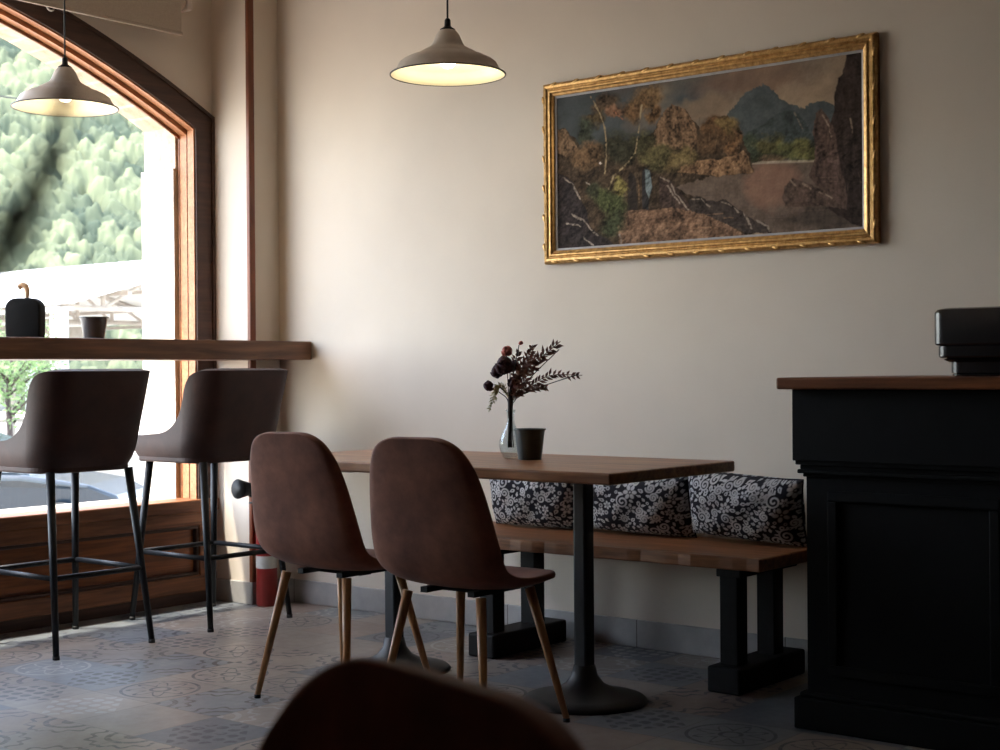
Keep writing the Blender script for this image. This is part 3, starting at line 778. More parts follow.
# ------------------------------------------------------------------ framed painting
def build_painting():
    y0, y1, z0, z1 = 2.113, 3.507, 1.458, 2.162      # outer edges of the frame
    t = thing('framed_painting', 'landscape painting of a rocky lake in a carved gold frame on the wall', 'painting', (WX, (y0+y1)/2, z0))
    cy = (y0+y1)/2; hw = (y1-y0)/2; H = z1-z0; b = .056
    # profile: (distance in from the outer edge, depth out from the wall)
    prof = [(0, .0), (0, .018), (.004, .026), (.011, .030), (.019, .029), (.024, .024), (.027, .024), (.031, .028), (.037, .028), (.041, .022), (.050, .018), (.052, .010), (.052, .0)]
    bm = bmesh.new(); rings = []
    for c_y, c_z, sy, sz in ((-hw, 0, 1, 1), (hw, 0, -1, 1), (hw, H, -1, -1), (-hw, H, 1, -1)):
        rings.append([bm.verts.new((-d, c_y+sy*i, c_z+sz*i)) for i, d in prof])
    for k in range(4):
        a, c = rings[k], rings[(k+1) % 4]
        for i in range(len(prof)-1): bm.faces.new((a[i], a[i+1], c[i+1], c[i]))
    fr = obj('frame', bm, 'gold', t, False, [BEV(.002, 2)])
    # carved leaf knobs along the rim
    def knob(y, z, ang):
        bm = bmesh.new()
        m4 = Matrix.Translation((-.0285, y, z)) @ Matrix.Rotation(ang, 4, 'X') @ Matrix.Diagonal((.004, .017, .0065, 1))
        bmesh.ops.create_uvsphere(bm, u_segments=12, v_segments=8, radius=1, matrix=m4); obj('carved_leaf', bm, 'gold', fr, True)
    for i in range(13):
        y = -hw+.055+(2*hw-.11)*i/12; knob(y, .006, .25); knob(y, H-.006, -.25)
    for i in range(6):
        z = .065+(H-.13)*i/5; knob(-hw+.006, z, PI/2+.25); knob(hw-.006, z, PI/2-.25)
    # pale slip
    bm = bmesh.new(); rings = []
    for c_y, c_z, sy, sz in ((-hw, 0, 1, 1), (hw, 0, -1, 1), (hw, H, -1, -1), (-hw, H, 1, -1)):
        rings.append([bm.verts.new((-d, c_y+sy*i, c_z+sz*i)) for i, d in ((.051, .0), (.051, .014), (.059, .011), (.059, .0))])
    for k in range(4):
        a, c = rings[k], rings[(k+1) % 4]
        for i in range(3): bm.faces.new((a[i], a[i+1], c[i+1], c[i]))
    obj('inner_slip', bm, 'slip', t)
    # canvas
    W_, H_ = 520, 250
    S, Vv = np.meshgrid((np.arange(W_)+.5)/W_, (np.arange(H_)+.5)/H_)      # s: left->right, v: top->bottom
    # layout coordinates of the composition, 0..806 wide
    r = np.random.RandomState(5)
    def fbm(sx, sy, oct=5, seed=0):
        out = np.zeros((H_, W_)); amp = 1; tot = 0; rr = np.random.RandomState(seed)
        for o in range(oct):
            gx, gy = int(sx*2**o)+2, int(sy*2**o)+2; g = rr.rand(gy+1, gx+1)
            fx = S*(gx-1); fy = Vv*(gy-1); ix = fx.astype(int); iy = fy.astype(int); tx = fx-ix; ty = fy-iy
            tx = tx*tx*(3-2*tx); ty = ty*ty*(3-2*ty)
            v = (g[iy, ix]*(1-tx)+g[iy, ix+1]*tx)*(1-ty)+(g[iy+1, ix]*(1-tx)+g[iy+1, ix+1]*tx)*ty
            out += v*amp; tot += amp; amp *= .55
        return out/tot
    n1 = fbm(14, 8, 5, 1)-.5; n2 = fbm(14, 8, 5, 2)-.5; n3 = fbm(40, 20, 4, 3)-.5; n4 = fbm(5, 4, 4, 4)-.5; n3b = fbm(40, 20, 4, 33)-.5
    n5 = fbm(150, 70, 2, 12)-.5; st = fbm(60, 12, 3, 6)-.5; vert = fbm(80, 8, 3, 9)-.5
    def uv(cx, cy):        # a point of the composition -> canvas coordinates
        s = (cx-91)/806; tp = 207-125*s; bt = 603-53*s; v = (cy-tp)/(bt-tp)
        u = (s/396)/((1-s)/468+s/396); return u, v
    A = H_/W_
    img = np.zeros((H_, W_, 3))
    def lin(c): return np.array(srgb(*c)[:3])
    def blend(mask, c, tex=None, amt=.5):
        nonlocal img
        col = lin(c)[None, None, :]*np.ones_like(img)
        if tex is not None: col = col*np.clip(1+(tex*.6+n5*.5)*amt*1.5, .2, 2.2)[..., None]
        img = img*(1-mask[..., None])+col*mask[..., None]
    def inside(pts, wob=.012, soft=.003):
        P = [uv(*p) for p in pts]; x = S+n1*wob*2+(n3*1.2+n5*.5)*max(wob, .004)*(wob > .0035); y = Vv+n2*wob*4+(n3b*2.4+n5*.8)*max(wob, .004)*(wob > .0035)
        ins = np.zeros((H_, W_), bool); dist = np.full((H_, W_), 9.)
        for (ax, ay), (bx_, by_) in zip(P, P[1:]+P[:1]):
            cond = ((ay > y) != (by_ > y))
            with np.errstate(divide='ignore', invalid='ignore'):
                xi = (bx_-ax)*(y-ay)/(by_-ay+1e-12)+ax
            ins ^= cond & (x < xi)
            dx, dy = (bx_-ax), (by_-ay)*A; L2 = dx*dx+dy*dy+1e-12
            tt = np.clip(((x-ax)*dx+(y-ay)*A*dy)/L2, 0, 1); dd = np.hypot(x-ax-tt*dx, (y-ay)*A-tt*dy); dist = np.minimum(dist, dd)
        sd = np.where(ins, dist, -dist)
        return np.clip(sd/soft+.5, 0, 1)
    def line(pts, w, wob=.004, soft=.0015):
        P = [uv(*p) for p in pts]; x = S+n1*wob*2; y = Vv+n2*wob*4; dist = np.full((H_, W_), 9.)
        for (ax, ay), (bx_, by_) in zip(P, P[1:]):
            dx, dy = (bx_-ax), (by_-ay)*A; L2 = dx*dx+dy*dy+1e-12
            tt = np.clip(((x-ax)*dx+(y-ay)*A*dy)/L2, 0, 1); dist = np.minimum(dist, np.hypot(x-ax-tt*dx, (y-ay)*A-tt*dy))
        return np.clip((w*.42*(1+1.6*n3)/806-dist)/(soft*1.5)+.5, 0, 1)*np.clip(.75+n5*2.2+n3*1.5, 0, 1)
    def blob(cx, cy, rx, ry, wob=.03, soft=.5):
        u, v = uv(cx, cy); x = S+n1*wob*2+n3*.03; y = Vv+n2*wob*4+n3*.05
        d = np.hypot((x-u)/(rx/806), (y-v)/(ry/396)); return np.clip((1.15-d)/soft, 0, 1)
    # sky
    w = np.clip((S*1.15-.25)+(Vv*.7-.2)+n4*1.1, 0, 1)[..., None]
    img[:] = lin((58, 66, 72))*(1-w)+lin((146, 124, 102))*w
    img *= np.clip(1+n1*.5, .5, 1.5)[..., None]
    blend(blob(600, 150, 150, 40)*.5, (110, 78, 62)); blend(blob(300, 150, 150, 40)*.35, (84, 72, 68)); blend(blob(480, 235, 80, 40)*.6, (124, 102, 82))
    # far mountains
    blend(inside([(540, 250), (575, 200), (600, 180), (632, 168), (655, 178), (672, 205), (705, 222), (740, 226), (770, 216), (800, 218), (830, 235), (830, 380), (540, 380)], .014), (64, 74, 80), n3, .35)
    blend(inside([(585, 300), (630, 275), (678, 242), (718, 236), (742, 262), (770, 320), (775, 375), (585, 385)], .01), (54, 64, 68), n3, .8)
    blend(line([(715, 245), (735, 285)], 5)*.5, (120, 110, 100))
    for cx, cy, rx, ry, c in ((590, 345, 40, 35, (52, 62, 50)), (655, 335, 38, 32, (86, 84, 46)), (700, 350, 40, 26, (78, 82, 46)), (745, 345, 34, 30, (84, 84, 44)), (640, 365, 60, 12, (50, 54, 36))):
        blend(blob(cx, cy, rx, ry), c, n3, 1.2)
    # water
    blend(inside([(380, 440), (470, 410), (590, 385), (600, 378), (780, 372), (905, 400), (905, 560), (640, 570), (400, 470)], .002), (92, 78, 70), st, .5)
    blend(blob(650, 430, 70, 60)*.55, (140, 98, 80)); blend(blob(800, 520, 130, 30)*.7, (52, 46, 44), st, 1)
    blend(inside([(590, 382), (620, 374), (765, 370), (765, 376)], .001)*.8, (150, 138, 124))
    # left land
    blend(inside([(80, 292), (108, 285), (140, 318), (150, 340), (200, 330), (300, 330), (345, 290), (395, 218), (425, 235), (452, 270), (466, 290), (500, 256), (540, 252), (565, 290), (590, 345), (606, 402), (500, 414), (440, 425), (400, 440), (640, 560), (80, 620)], .012), (58, 46, 34), n3, 1.6)
    blend(inside([(340, 300), (370, 255), (395, 218), (422, 232), (450, 272), (462, 320), (440, 350), (350, 340)], .012), (104, 80, 58), vert, 2.2)
    blend(line([(425, 245), (440, 280), (460, 325)], 4)*.6, (138, 104, 72)); blend(line([(400, 230), (380, 280), (360, 320)], 5)*.5, (60, 46, 36))
    blend(inside([(92, 290), (112, 288), (145, 340), (150, 370), (92, 350)], .01), (100, 78, 56), vert, 2)
    blend(inside([(400, 400), (450, 375), (520, 365), (560, 350), (580, 345), (606, 402), (500, 414)], .01), (112, 84, 58), st, 2.2)
    for cx, cy, rx, ry, c in ((505, 290, 36, 34, (92, 66, 38)), (535, 280, 26, 24, (96, 78, 42)), (490, 330, 36, 26, (70, 52, 34)), (550, 320, 24, 24, (104, 74, 44)),
                              (330, 205, 50, 34, (98, 76, 48)), (290, 235, 38, 30, (84, 62, 38)), (220, 215, 50, 28, (66, 52, 38)), (245, 238, 26, 16, (104, 74, 54)),
                              (190, 262, 40, 30, (70, 58, 36)), (160, 300, 34, 36, (46, 52, 42)), (350, 250, 26, 26, (96, 70, 40)), (300, 320, 50, 34, (62, 60, 36)),
                              (350, 360, 50, 34, (70, 66, 38)), (250, 340, 60, 44, (44, 44, 32)), (170, 360, 50, 36, (84, 64, 42)), (420, 370, 40, 24, (88, 76, 44))):
        blend(blob(cx, cy, rx, ry), c, n3, 1.8)
    blend(line([(178, 205), (200, 240), (216, 280), (219, 330), (216, 405)], 5), (128, 112, 84)); blend(line([(312, 225), (304, 290), (294, 350), (262, 390), (238, 412), (226, 445)], 5.5), (134, 118, 88))
    blend(line([(240, 240), (262, 262)], 4), (140, 84, 58)); blend(blob(207, 379, 3, 3), (200, 190, 180))
    # path
    blend(inside([(250, 510), (300, 498), (400, 492), (470, 500), (560, 555), (600, 580), (250, 600)], .008), (104, 78, 60), st+n3, 1.4)
    blend(line([(270, 508), (340, 496), (400, 486)], 5)*.6, (46, 34, 28))
    # figures
    blend(inside([(276, 410), (284, 400), (294, 412), (300, 500), (272, 500)], .003), (42, 36, 34)); blend(inside([(312, 398), (322, 388), (334, 405), (338, 450), (330, 470), (328, 500), (312, 496)], .003), (40, 40, 44))
    blend(inside([(318, 395), (330, 396), (338, 440), (330, 470), (322, 450)], .003), (92, 108, 118)); blend(line([(302, 420), (304, 480)], 4)*.7, (110, 84, 58))
    # rocks with lit edges
    blend(inside([(355, 412), (375, 410), (400, 435), (430, 480), (445, 500), (360, 490)], .01), (62, 48, 44), n3, 1.5)
    blend(inside([(430, 475), (455, 462), (485, 478), (530, 478), (560, 500), (600, 530), (640, 535), (648, 565), (580, 562), (500, 525), (440, 505)], .01), (54, 46, 44), n3, 1.6)
    for P_ in ([(362, 412), (385, 425), (402, 455), (432, 495)], [(440, 468), (470, 472), (492, 492)], [(520, 480), (548, 492), (560, 510)], [(575, 512), (600, 552)], [(612, 530), (640, 540), (644, 560)], [(380, 440), (410, 480)]):
        blend(line(P_, 4.5, .012)*.85, (128, 116, 108))
    blend(inside([(92, 405), (120, 412), (150, 460), (165, 520), (200, 560), (250, 590), (92, 620)], .012), (40, 34, 36), n3, 1.2)
    for cx, cy, rx, ry, c in ((225, 480, 44, 34, (62, 70, 38)), (235, 530, 36, 36, (48, 54, 34)), (190, 450, 30, 24, (40, 44, 30)), (255, 440, 16, 18, (104, 96, 46))): blend(blob(cx, cy, rx, ry), c, n3, 2)
    for P_ in ([(112, 415), (130, 430), (150, 475)], [(125, 515), (160, 530), (198, 560)], [(112, 535), (150, 545)], [(160, 570), (195, 590)], [(165, 425), (178, 432)], [(252, 565), (256, 590)]):
        blend(line(P_, 5, .014)*.85, (130, 120, 114))
    # right cliffs
    blend(inside([(852, 86), (905, 78), (905, 560), (800, 500), (800, 300), (818, 250), (822, 190), (828, 150), (843, 140)], .006), (48, 38, 36), vert, 1.4)
    blend(inside([(764, 262), (768, 244), (785, 236), (806, 258), (822, 290), (832, 360), (845, 420), (850, 500), (800, 470), (752, 412), (764, 380)], .008), (74, 58, 54), vert, 1.6)
    blend(inside([(686, 445), (704, 418), (728, 424), (760, 434), (800, 458), (830, 480), (835, 496), (690, 492), (682, 470)], .008), (80, 64, 58), n3, 1.4)
    for k in range(16):
        a_ = r.uniform(770, 890); b0_ = r.uniform(260, 480); blend(line([(a_, b0_), (a_+r.uniform(-6, 10), b0_+r.uniform(15, 45))], 3, .012)*.4, [(96, 78, 66), (34, 28, 28)][k % 2])
    for k in range(22):
        a_ = r.uniform(420, 860); b0_ = r.uniform(415, 545); blend(line([(a_, b0_), (a_+r.uniform(25, 80), b0_-r.uniform(0, 4))], 2.2, .001)*.35, [(120, 98, 84), (46, 42, 42)][k % 2])
    for k in range(30):
        a_ = r.uniform(280, 540); b0_ = r.uniform(505, 575); blend(line([(a_, b0_), (a_+r.uniform(15, 50), b0_+r.uniform(-6, 8))], 2.5, .004)*.45, [(142, 108, 80), (62, 44, 36)][k % 2])
    for k in range(26):
        a_ = r.uniform(350, 590); b0_ = r.uniform(250, 400); blend(line([(a_, b0_), (a_+r.uniform(-8, 12), b0_+r.uniform(10, 30))], 2.5, .008)*.4, [(124, 96, 68), (40, 32, 26)][k % 2])
    for P_ in ([(786, 250), (806, 280), (815, 310)], [(700, 424), (716, 436)], [(735, 432), (760, 444)], [(780, 452), (806, 470)], [(866, 260), (868, 300)]): blend(line(P_, 4, .01)*.6, (140, 122, 106))
    relief = fbm(34, 16, 5, 21); gx_ = np.gradient(relief, axis=1); gy_ = np.gradient(relief, axis=0); emb = -(gx_*.8+gy_); emb /= emb.std()
    calm = np.clip(1-inside([(380, 440), (470, 410), (590, 385), (600, 378), (780, 372), (905, 400), (905, 560), (640, 570), (400, 470)], .002)*.8, 0, 1)
    land = np.clip((Vv-.28)*4, .12, 1)*calm
    img *= np.clip(1+emb*.24*land+n3*.3, .35, 2.0)[..., None]
    g_ = img.mean(-1, keepdims=True); img = np.clip((g_+(img-g_)*.76)*np.array([1.68, 1.56, 1.38]), 0, .85)
    cols = np.concatenate([img, np.ones((H_, W_, 1))], -1).reshape(-1, 4)
    iw, ih = 2*hw-2*.056, H-2*.056
    Y = (hw-.056)-S*iw; Z = H-.056-Vv*ih; D = -(.008+(n3+.5)*.0008)
    verts = np.stack([D, Y, Z], -1).reshape(-1, 3)
    idx = np.arange(W_*H_).reshape(H_, W_)
    q = np.stack([idx[:-1, :-1], idx[1:, :-1], idx[1:, 1:], idx[:-1, 1:]], -1).reshape(-1, 4)
    me = bpy.data.meshes.new('canvas'); me.from_pydata(verts.tolist(), [], q.tolist()); grid_color(me, cols); me.materials.append(M['paint'])
    o = bpy.data.objects.new('canvas', me); C.objects.link(o); o.parent = t
build_painting()

# ------------------------------------------------------------------ vase, bouquet, tin cup
VP = Vector((3.855, 3.064, .75))
t = thing('glass_vase', 'clear pear-shaped glass vase on the long table beside the grey tin cup', 'vase', VP)
po = [(0, 0), (.020, 0), (.027, .005), (.036, .024), (.040, .044), (.0385, .060), (.031, .080), (.021, .098), (.014, .116), (.0115, .134), (.0125, .150), (.018, .162)]
pi_ = [(r_-.0022 if r_ > .003 else 0, z+(.004 if r_ < .03 and z < .01 else 0)) for r_, z in po]
bm = bmesh.new(); lathe(bm, po+pi_[::-1], 40); obj('vase_body', bm, 'vase', t, True)
cup('tin_cup', 'grey green tapered tin cup on the long table in front of the vase', 'cup', (3.843, 2.975, .75), .038, .051, .100, 'tin')

Rv = Vector((rt.x, rt.y, 0)); Fv = Vector((math.sin(yaw), math.cos(yaw), 0))
def bq(px, py, d=0):      # composition grid of the bouquet, 302 units per metre, origin at the vase foot
    return Rv*((px-511)/302)+Fv*d+Vector((0, 0, (459-py)/302))
t = thing('flower_bouquet', 'dried bouquet of dark blossoms and russet fern fronds in the glass vase', 'flowers', VP+Vector((0, 0, .02)))
OFF = Vector((0, 0, -.02))
bm = bmesh.new()
stems = [((497, 385), .0), ((491, 389), .02), ((507, 352), -.01), ((520, 345), .01), ((560, 350), -.02), ((580, 375), .02), ((545, 388), -.01), ((535, 360), .03), ((528, 380), -.02), ((511, 370), .02)]
for (px, py), d in stems:
    b0 = bq(511+random.uniform(-3, 3), 448, random.uniform(-.008, .008)); nk = bq(511+random.uniform(-2, 2), 405, random.uniform(-.004, .004)); e = bq(px, py, d)
    m_ = nk.lerp(e, .4)+Vector((0, 0, .015))
    tube(bm, [p+OFF for p in catmull([b0, nk, m_, e], 4)], .0016, 6)
obj('stems', bm, 'stem', t, True)
bm = bmesh.new(); tube(bm, [bq(511, 432)+OFF, bq(510.5, 415)+OFF, bq(511, 400)+OFF, bq(512, 390)+OFF], [.007, .008, .009, .007], 10); obj('stem_wrap', bm, 'stem', t, True)
def blossom(c, R, mat, n=34):
    bm = bmesh.new()
    for i in range(n):
        f = (i+.5)/n; th = i*2.39996; el = math.acos(1-1.85*f)
        d = Vector((math.sin(el)*math.cos(th), math.sin(el)*math.sin(th), math.cos(el)))
        a = d.cross(Vector((0, 0, 1)) if abs(d.z) < .95 else Vector((1, 0, 0))).normalized(); b_ = a.cross(d)   # b_ points to the top
        r_ = R*random.uniform(.55, .95); w = R*random.uniform(.42, .62); tilt = random.uniform(.15, .6); rows = []
        for u in (-1, -.35, .35, 1):
            row = []
            for k in (-1, -.4, .4, 1):
                q = c+d*(r_-.25*w*(k*k+u*u*.6)+tilt*w*.5*(u+1)*.5)+a*w*.75*k*(1-.35*abs(u))+b_*w*.75*u+d*random.uniform(-.03, .03)*R
                row.append(bm.verts.new(q))
            rows.append(row)
        for q, s_ in zip(rows, rows[1:]):
            for k in range(3): bm.faces.new((q[k], q[k+1], s_[k+1], s_[k]))
    obj('blossom', bm, mat, t, True, [('SOLIDIFY', dict(thickness=.001))])
for (px, py, d, R, mt) in ((505, 366, -.02, .034, 'maroon'), (498, 372, .015, .024, 'maroon'), (489, 386, -.01, .020, 'maroon'), (508, 352, .0, .021, 'coral'), (522, 343, .01, .008, 'coral'), (514, 383, .0, .020, 'maroon'), (516, 366, .03, .020, 'maroon')):
    blossom(bq(px, py, d)+OFF, R, mt)
def frond(pts, mat, L=.03, n=18, w=.007):
    P = catmull(pts, 8); P = [Vector(p) for p in P]; bm = bmesh.new()
    tube(bm, P, [.0014]*len(P), 6)
    for i in range(n):
        f = .12+.86*i/n; k = f*(len(P)-1); k0 = int(k); p = P[k0].lerp(P[min(k0+1, len(P)-1)], k-k0)
        tg = (P[min(k0+1, len(P)-1)]-P[max(0, k0-1)]).normalized()
        ll = L*math.sin(PI*min(1, .18+.82*(1-f)))*random.uniform(.75, 1.2)+.004
        for s in (-1, 1):
            side = (tg.cross(Fv)*s+Fv*random.uniform(-1.2, 1.2)).normalized(); dr = (side*random.uniform(.5, .9)+tg*random.uniform(.4, .9)).normalized(); wv = dr.cross(Fv).normalized(); ll *= random.uniform(.6, 1.1)
            a = bm.verts.new(p); b_ = bm.verts.new(p+dr*ll*.45+wv*w*.5+Fv*random.uniform(-.003, .003)); c = bm.verts.new(p+dr*ll); d_ = bm.verts.new(p+dr*ll*.45-wv*w*.5)
            bm.faces.new((a, b_, c, d_))
    return bm
def fr(ps, mat, L, n, w=.007):
    obj('fern_frond', frond([bq(*p)+OFF for p in ps], mat, L, n, w), mat, t, False, [('SOLIDIFY', dict(thickness=.0008))])
fr([(512, 402, 0), (522, 385, -.02), (538, 362, -.04), (561, 342, -.05)], 'fern', .040, 20, .010)
fr([(512, 402, 0), (528, 388, .01), (552, 376, .03), (584, 376, .04)], 'fern', .032, 18, .009)
fr([(512, 402, 0), (518, 380, .02), (528, 360, .03), (534, 345, .03)], 'fern', .036, 16, .010)
fr([(512, 402, 0), (524, 392, -.02), (536, 388, -.03), (548, 388, -.04)], 'fern', .022, 14, .008)
fr([(512, 402, 0), (516, 385, -.03), (524, 366, -.05), (545, 356, -.06)], 'fern', .034, 18, .010)
fr([(512, 400, 0), (516, 385, .03), (522, 372, .05), (538, 368, .06)], 'fern', .034, 16, .010)
fr([(511, 402, 0), (513, 385, .03), (515, 366, .03), (520, 350, .02)], 'fern', .028, 14, .009)
fr([(510, 400, 0), (502, 388, .01), (496, 392, 0), (489, 412, -.01)], 'strawgreen', .018, 20, .004)
fr([(510, 400, 0), (504, 386, -.02), (498, 388, -.02), (494, 402, -.03)], 'strawgreen', .015, 16, .004)

# ------------------------------------------------------------------ foreground sprig in a bottle (out of focus)
vb = Vector((.02, .20, .75))
t = thing('bud_vase', 'dark bottle vase standing at the far left end of the foreground table', 'vase', vb)
bm = bmesh.new(); lathe(bm, [(0, 0), (.032, 0), (.036, .01), (.036, .09), (.026, .115), (.013, .135), (.012, .17), (.016, .175), (.010, .175), (.009, .13), (0, .12)], 32); obj('bottle', bm, 'gloss_black', t, True)
t = thing('dried_sprig', 'blurred dark dried sprig rising in the near foreground across the left edge of the window', 'dried flower', vb+Vector((0, 0, .12)))
def cs(px, py, d):
    p = Vector((0, 0, H_EYE))+(fwd+rt2*((px-500)/F_PX)-up2*((py-375)/F_PX))*d
    return p-(vb+Vector((0, 0, .12)))
SP = [Vector((0, 0, 0)), Vector((0, 0, .07)), cs(-110, 400, .30), cs(-10, 285, .31), cs(18, 232, .315), cs(42, 190, .32), cs(56, 150, .325), cs(64, 105, .33), cs(67, 70, .33)]
P = [Vector(p) for p in catmull(SP, 8)]
bm = bmesh.new(); tube(bm, P, [.0022*(1-.55*i/len(P)) for i in range(len(P))], 8); obj('sprig_stem', bm, 'stem', t, True)
def seedhead(i0, i1, n, r0):
    bm = bmesh.new()
    for k in range(n):
        i = random.randint(i0, i1); p = P[i]; d = Vector((random.gauss(0, 1), random.gauss(0, 1), random.gauss(0, 1))).normalized()
        q = p+d*random.uniform(.001, r0); e = q+(d+Vector((0, 0, .8))).normalized()*random.uniform(.003, .007)
        a = d.cross(Vector((0, 0, 1))).normalized()*.0011
        v = [bm.verts.new(x) for x in (q, q.lerp(e, .5)+a, e, q.lerp(e, .5)-a)]; bm.faces.new(v)
    o = obj('seed_head', bm, 'sprig', t); o['kind'] = 'stuff'; return o
seedhead(16, 30, 190, .0050); seedhead(30, 42, 110, .0036); seedhead(42, 56, 40, .0018)

# ------------------------------------------------------------------ fire extinguisher
t = thing('fire_extinguisher', 'red fire extinguisher with black horn on the floor behind the farther chair', 'fire extinguisher', (4.497, 4.975, 0), PI*.5)
R_ = .047
bm = bmesh.new(); lathe(bm, [(0, .0), (R_-.004, .0), (R_, .008), (R_, .345), (R_-.006, .372), (R_-.022, .392), (.018, .400), (.016, .415), (0, .415)], 36); obj('cylinder', bm, 'red', t, True)
bm = bmesh.new(); lathe(bm, [(R_+.0008, .17), (R_+.0008, .225)], 36); obj('label_band', bm, 'label', t, True)
bm = bmesh.new(); lathe(bm, [(0, .413), (.017, .413), (.019, .42), (.019, .452), (.010, .462), (0, .462)], 20); obj('valve', bm, 'steel', t, True)
obj('handle', BX(-.011, .011, -.03, .095, .462, .47), 'rubber', t, mods=[BEV(.003)])
bm = bmesh.new(); tube(bm, [(0, -.02, .472), (0, .03, .484), (0, .10, .500)], .007, 8); obj('lever', bm, 'rubber', t, True)
o = bpy.data.objects.new('horn', None)
bm = bmesh.new()
# horn points towards -x of the room (local +y after the turn)
tube(bm, [(0, .012, .452), (0, .04, .470), (0, .075, .517), (0, .095, .528)], .009, 10)
tube(bm, [(0, .075, .525), (0, .10, .528), (0, .150, .531), (0, .165, .532)], [.018, .028, .040, .044], 24)
obj('horn', bm, 'rubber', t, True)

# ------------------------------------------------------------------ black counter on the right
CX, CY = 3.87, 2.035
t = thing('service_counter', 'tall black panelled service counter with a brown wooden top at the right', 'counter', (CX, CY, 0))
Ln = 1.95; Dp = WX-CX-.013
obj('counter_body', BX(.03, Dp, -Ln, -.03, .10, .76), 'counter_black', t)
obj('frieze', BX(.0, Dp, -Ln, 0, .775, .982), 'counter_black', t, mods=[BEV(.003)])
bm = bmesh.new()
for i, (o_, z0, z1) in enumerate(((.006, .763, .777), (.016, .75, .763), (.010, .738, .750), (.022, .728, .738))): box(bm, o_, Dp, -Ln, -o_, z0, z1)
obj('moulding', bm, 'counter_black', t, mods=[BEV(.003)])
bm = bmesh.new(); box(bm, .0, Dp, -Ln, 0, 0, .09); box(bm, .012, Dp, -Ln, -.012, .09, .105); obj('plinth', bm, 'counter_black', t, mods=[BEV(.004)])
for i in range(3):
    y1_ = -.10-i*.62; bm = bmesh.new()
    for a in ((y1_-.5, y1_, .66, .69), (y1_-.5, y1_, .16, .19), (y1_-.5, y1_-.47, .19, .66), (y1_-.03, y1_, .19, .66)): box(bm, .018, .031, *a)
    obj('panel_moulding', bm, 'counter_black', t, mods=[BEV(.004)])
bm = bmesh.new(); box(bm, -.04, Dp, -Ln, .030, .982, 1.016); obj('counter_top', bm, 'counter_wood', t, mods=[BEV(.006, 3)])
# stepped glossy stand on the counter
def rrect(bm, tiers, cx, cy, hx, hy):
    rings = []
    for ins, z in tiers:
        r_ = .035; a_, b_ = hx-ins, hy-ins; ring = []
        for qx, qy, a0 in ((1, 1, 0), (-1, 1, PI/2), (-1, -1, PI), (1, -1, 3*PI/2)):
            for k in range(7):
                an = a0+PI/2*k/6; ring.append(bm.verts.new((cx+qx*(a_-r_)+r_*math.cos(an), cy+qy*(b_-r_)+r_*math.sin(an), z)))
        rings.append(ring)
    n = len(rings[0])
    for p, q in zip(rings, rings[1:]):
        for k in range(n): bm.faces.new((p[k], p[(k+1) % n], q[(k+1) % n], q[k]))
    bm.faces.new(rings[0][::-1]); bm.faces.new(rings[-1])
t = thing('counter_machine', 'glossy black stepped machine with rounded corners standing on the wooden counter top', 'machine', (4.13, 1.39, 1.016))
bm = bmesh.new(); rrect(bm, [(.042, 0), (.036, .003), (.036, .006), (.046, .010)], 0, 0, .20, .25); obj('foot', bm, 'gloss_black', t, True, [('EDGE_SPLIT', dict(split_angle=.6))])
bm = bmesh.new(); rrect(bm, [(.034, .010), (.034, .040)], 0, 0, .20, .25); rrect(bm, [(.030, .040), (.018, .047), (.026, .052)], 0, 0, .20, .25)
obj('lower_body', bm, 'gloss_black', t, True, [('EDGE_SPLIT', dict(split_angle=.6))])
bm = bmesh.new(); rrect(bm, [(.012, .052), (.008, .056), (.008, .084), (.012, .086)], 0, 0, .20, .25); obj('middle_band', bm, 'gloss_black', t, True, [('EDGE_SPLIT', dict(split_angle=.6))])
bm = bmesh.new(); rrect(bm, [(.004, .086), (.0, .091), (.0, .176), (.006, .185), (.02, .189)], 0, 0, .20, .25); obj('upper_body', bm, 'gloss_black', t, True, [('EDGE_SPLIT', dict(split_angle=.6))])

# ------------------------------------------------------------------ outside
GZ = -1.2
struct(obj('street', BX(-60, 140, WY+WT+.02, 190, GZ-.3, GZ), simple('pale_paving', (.50, .45, .385, 1), .9, 0, .1, 1.5, .05)))
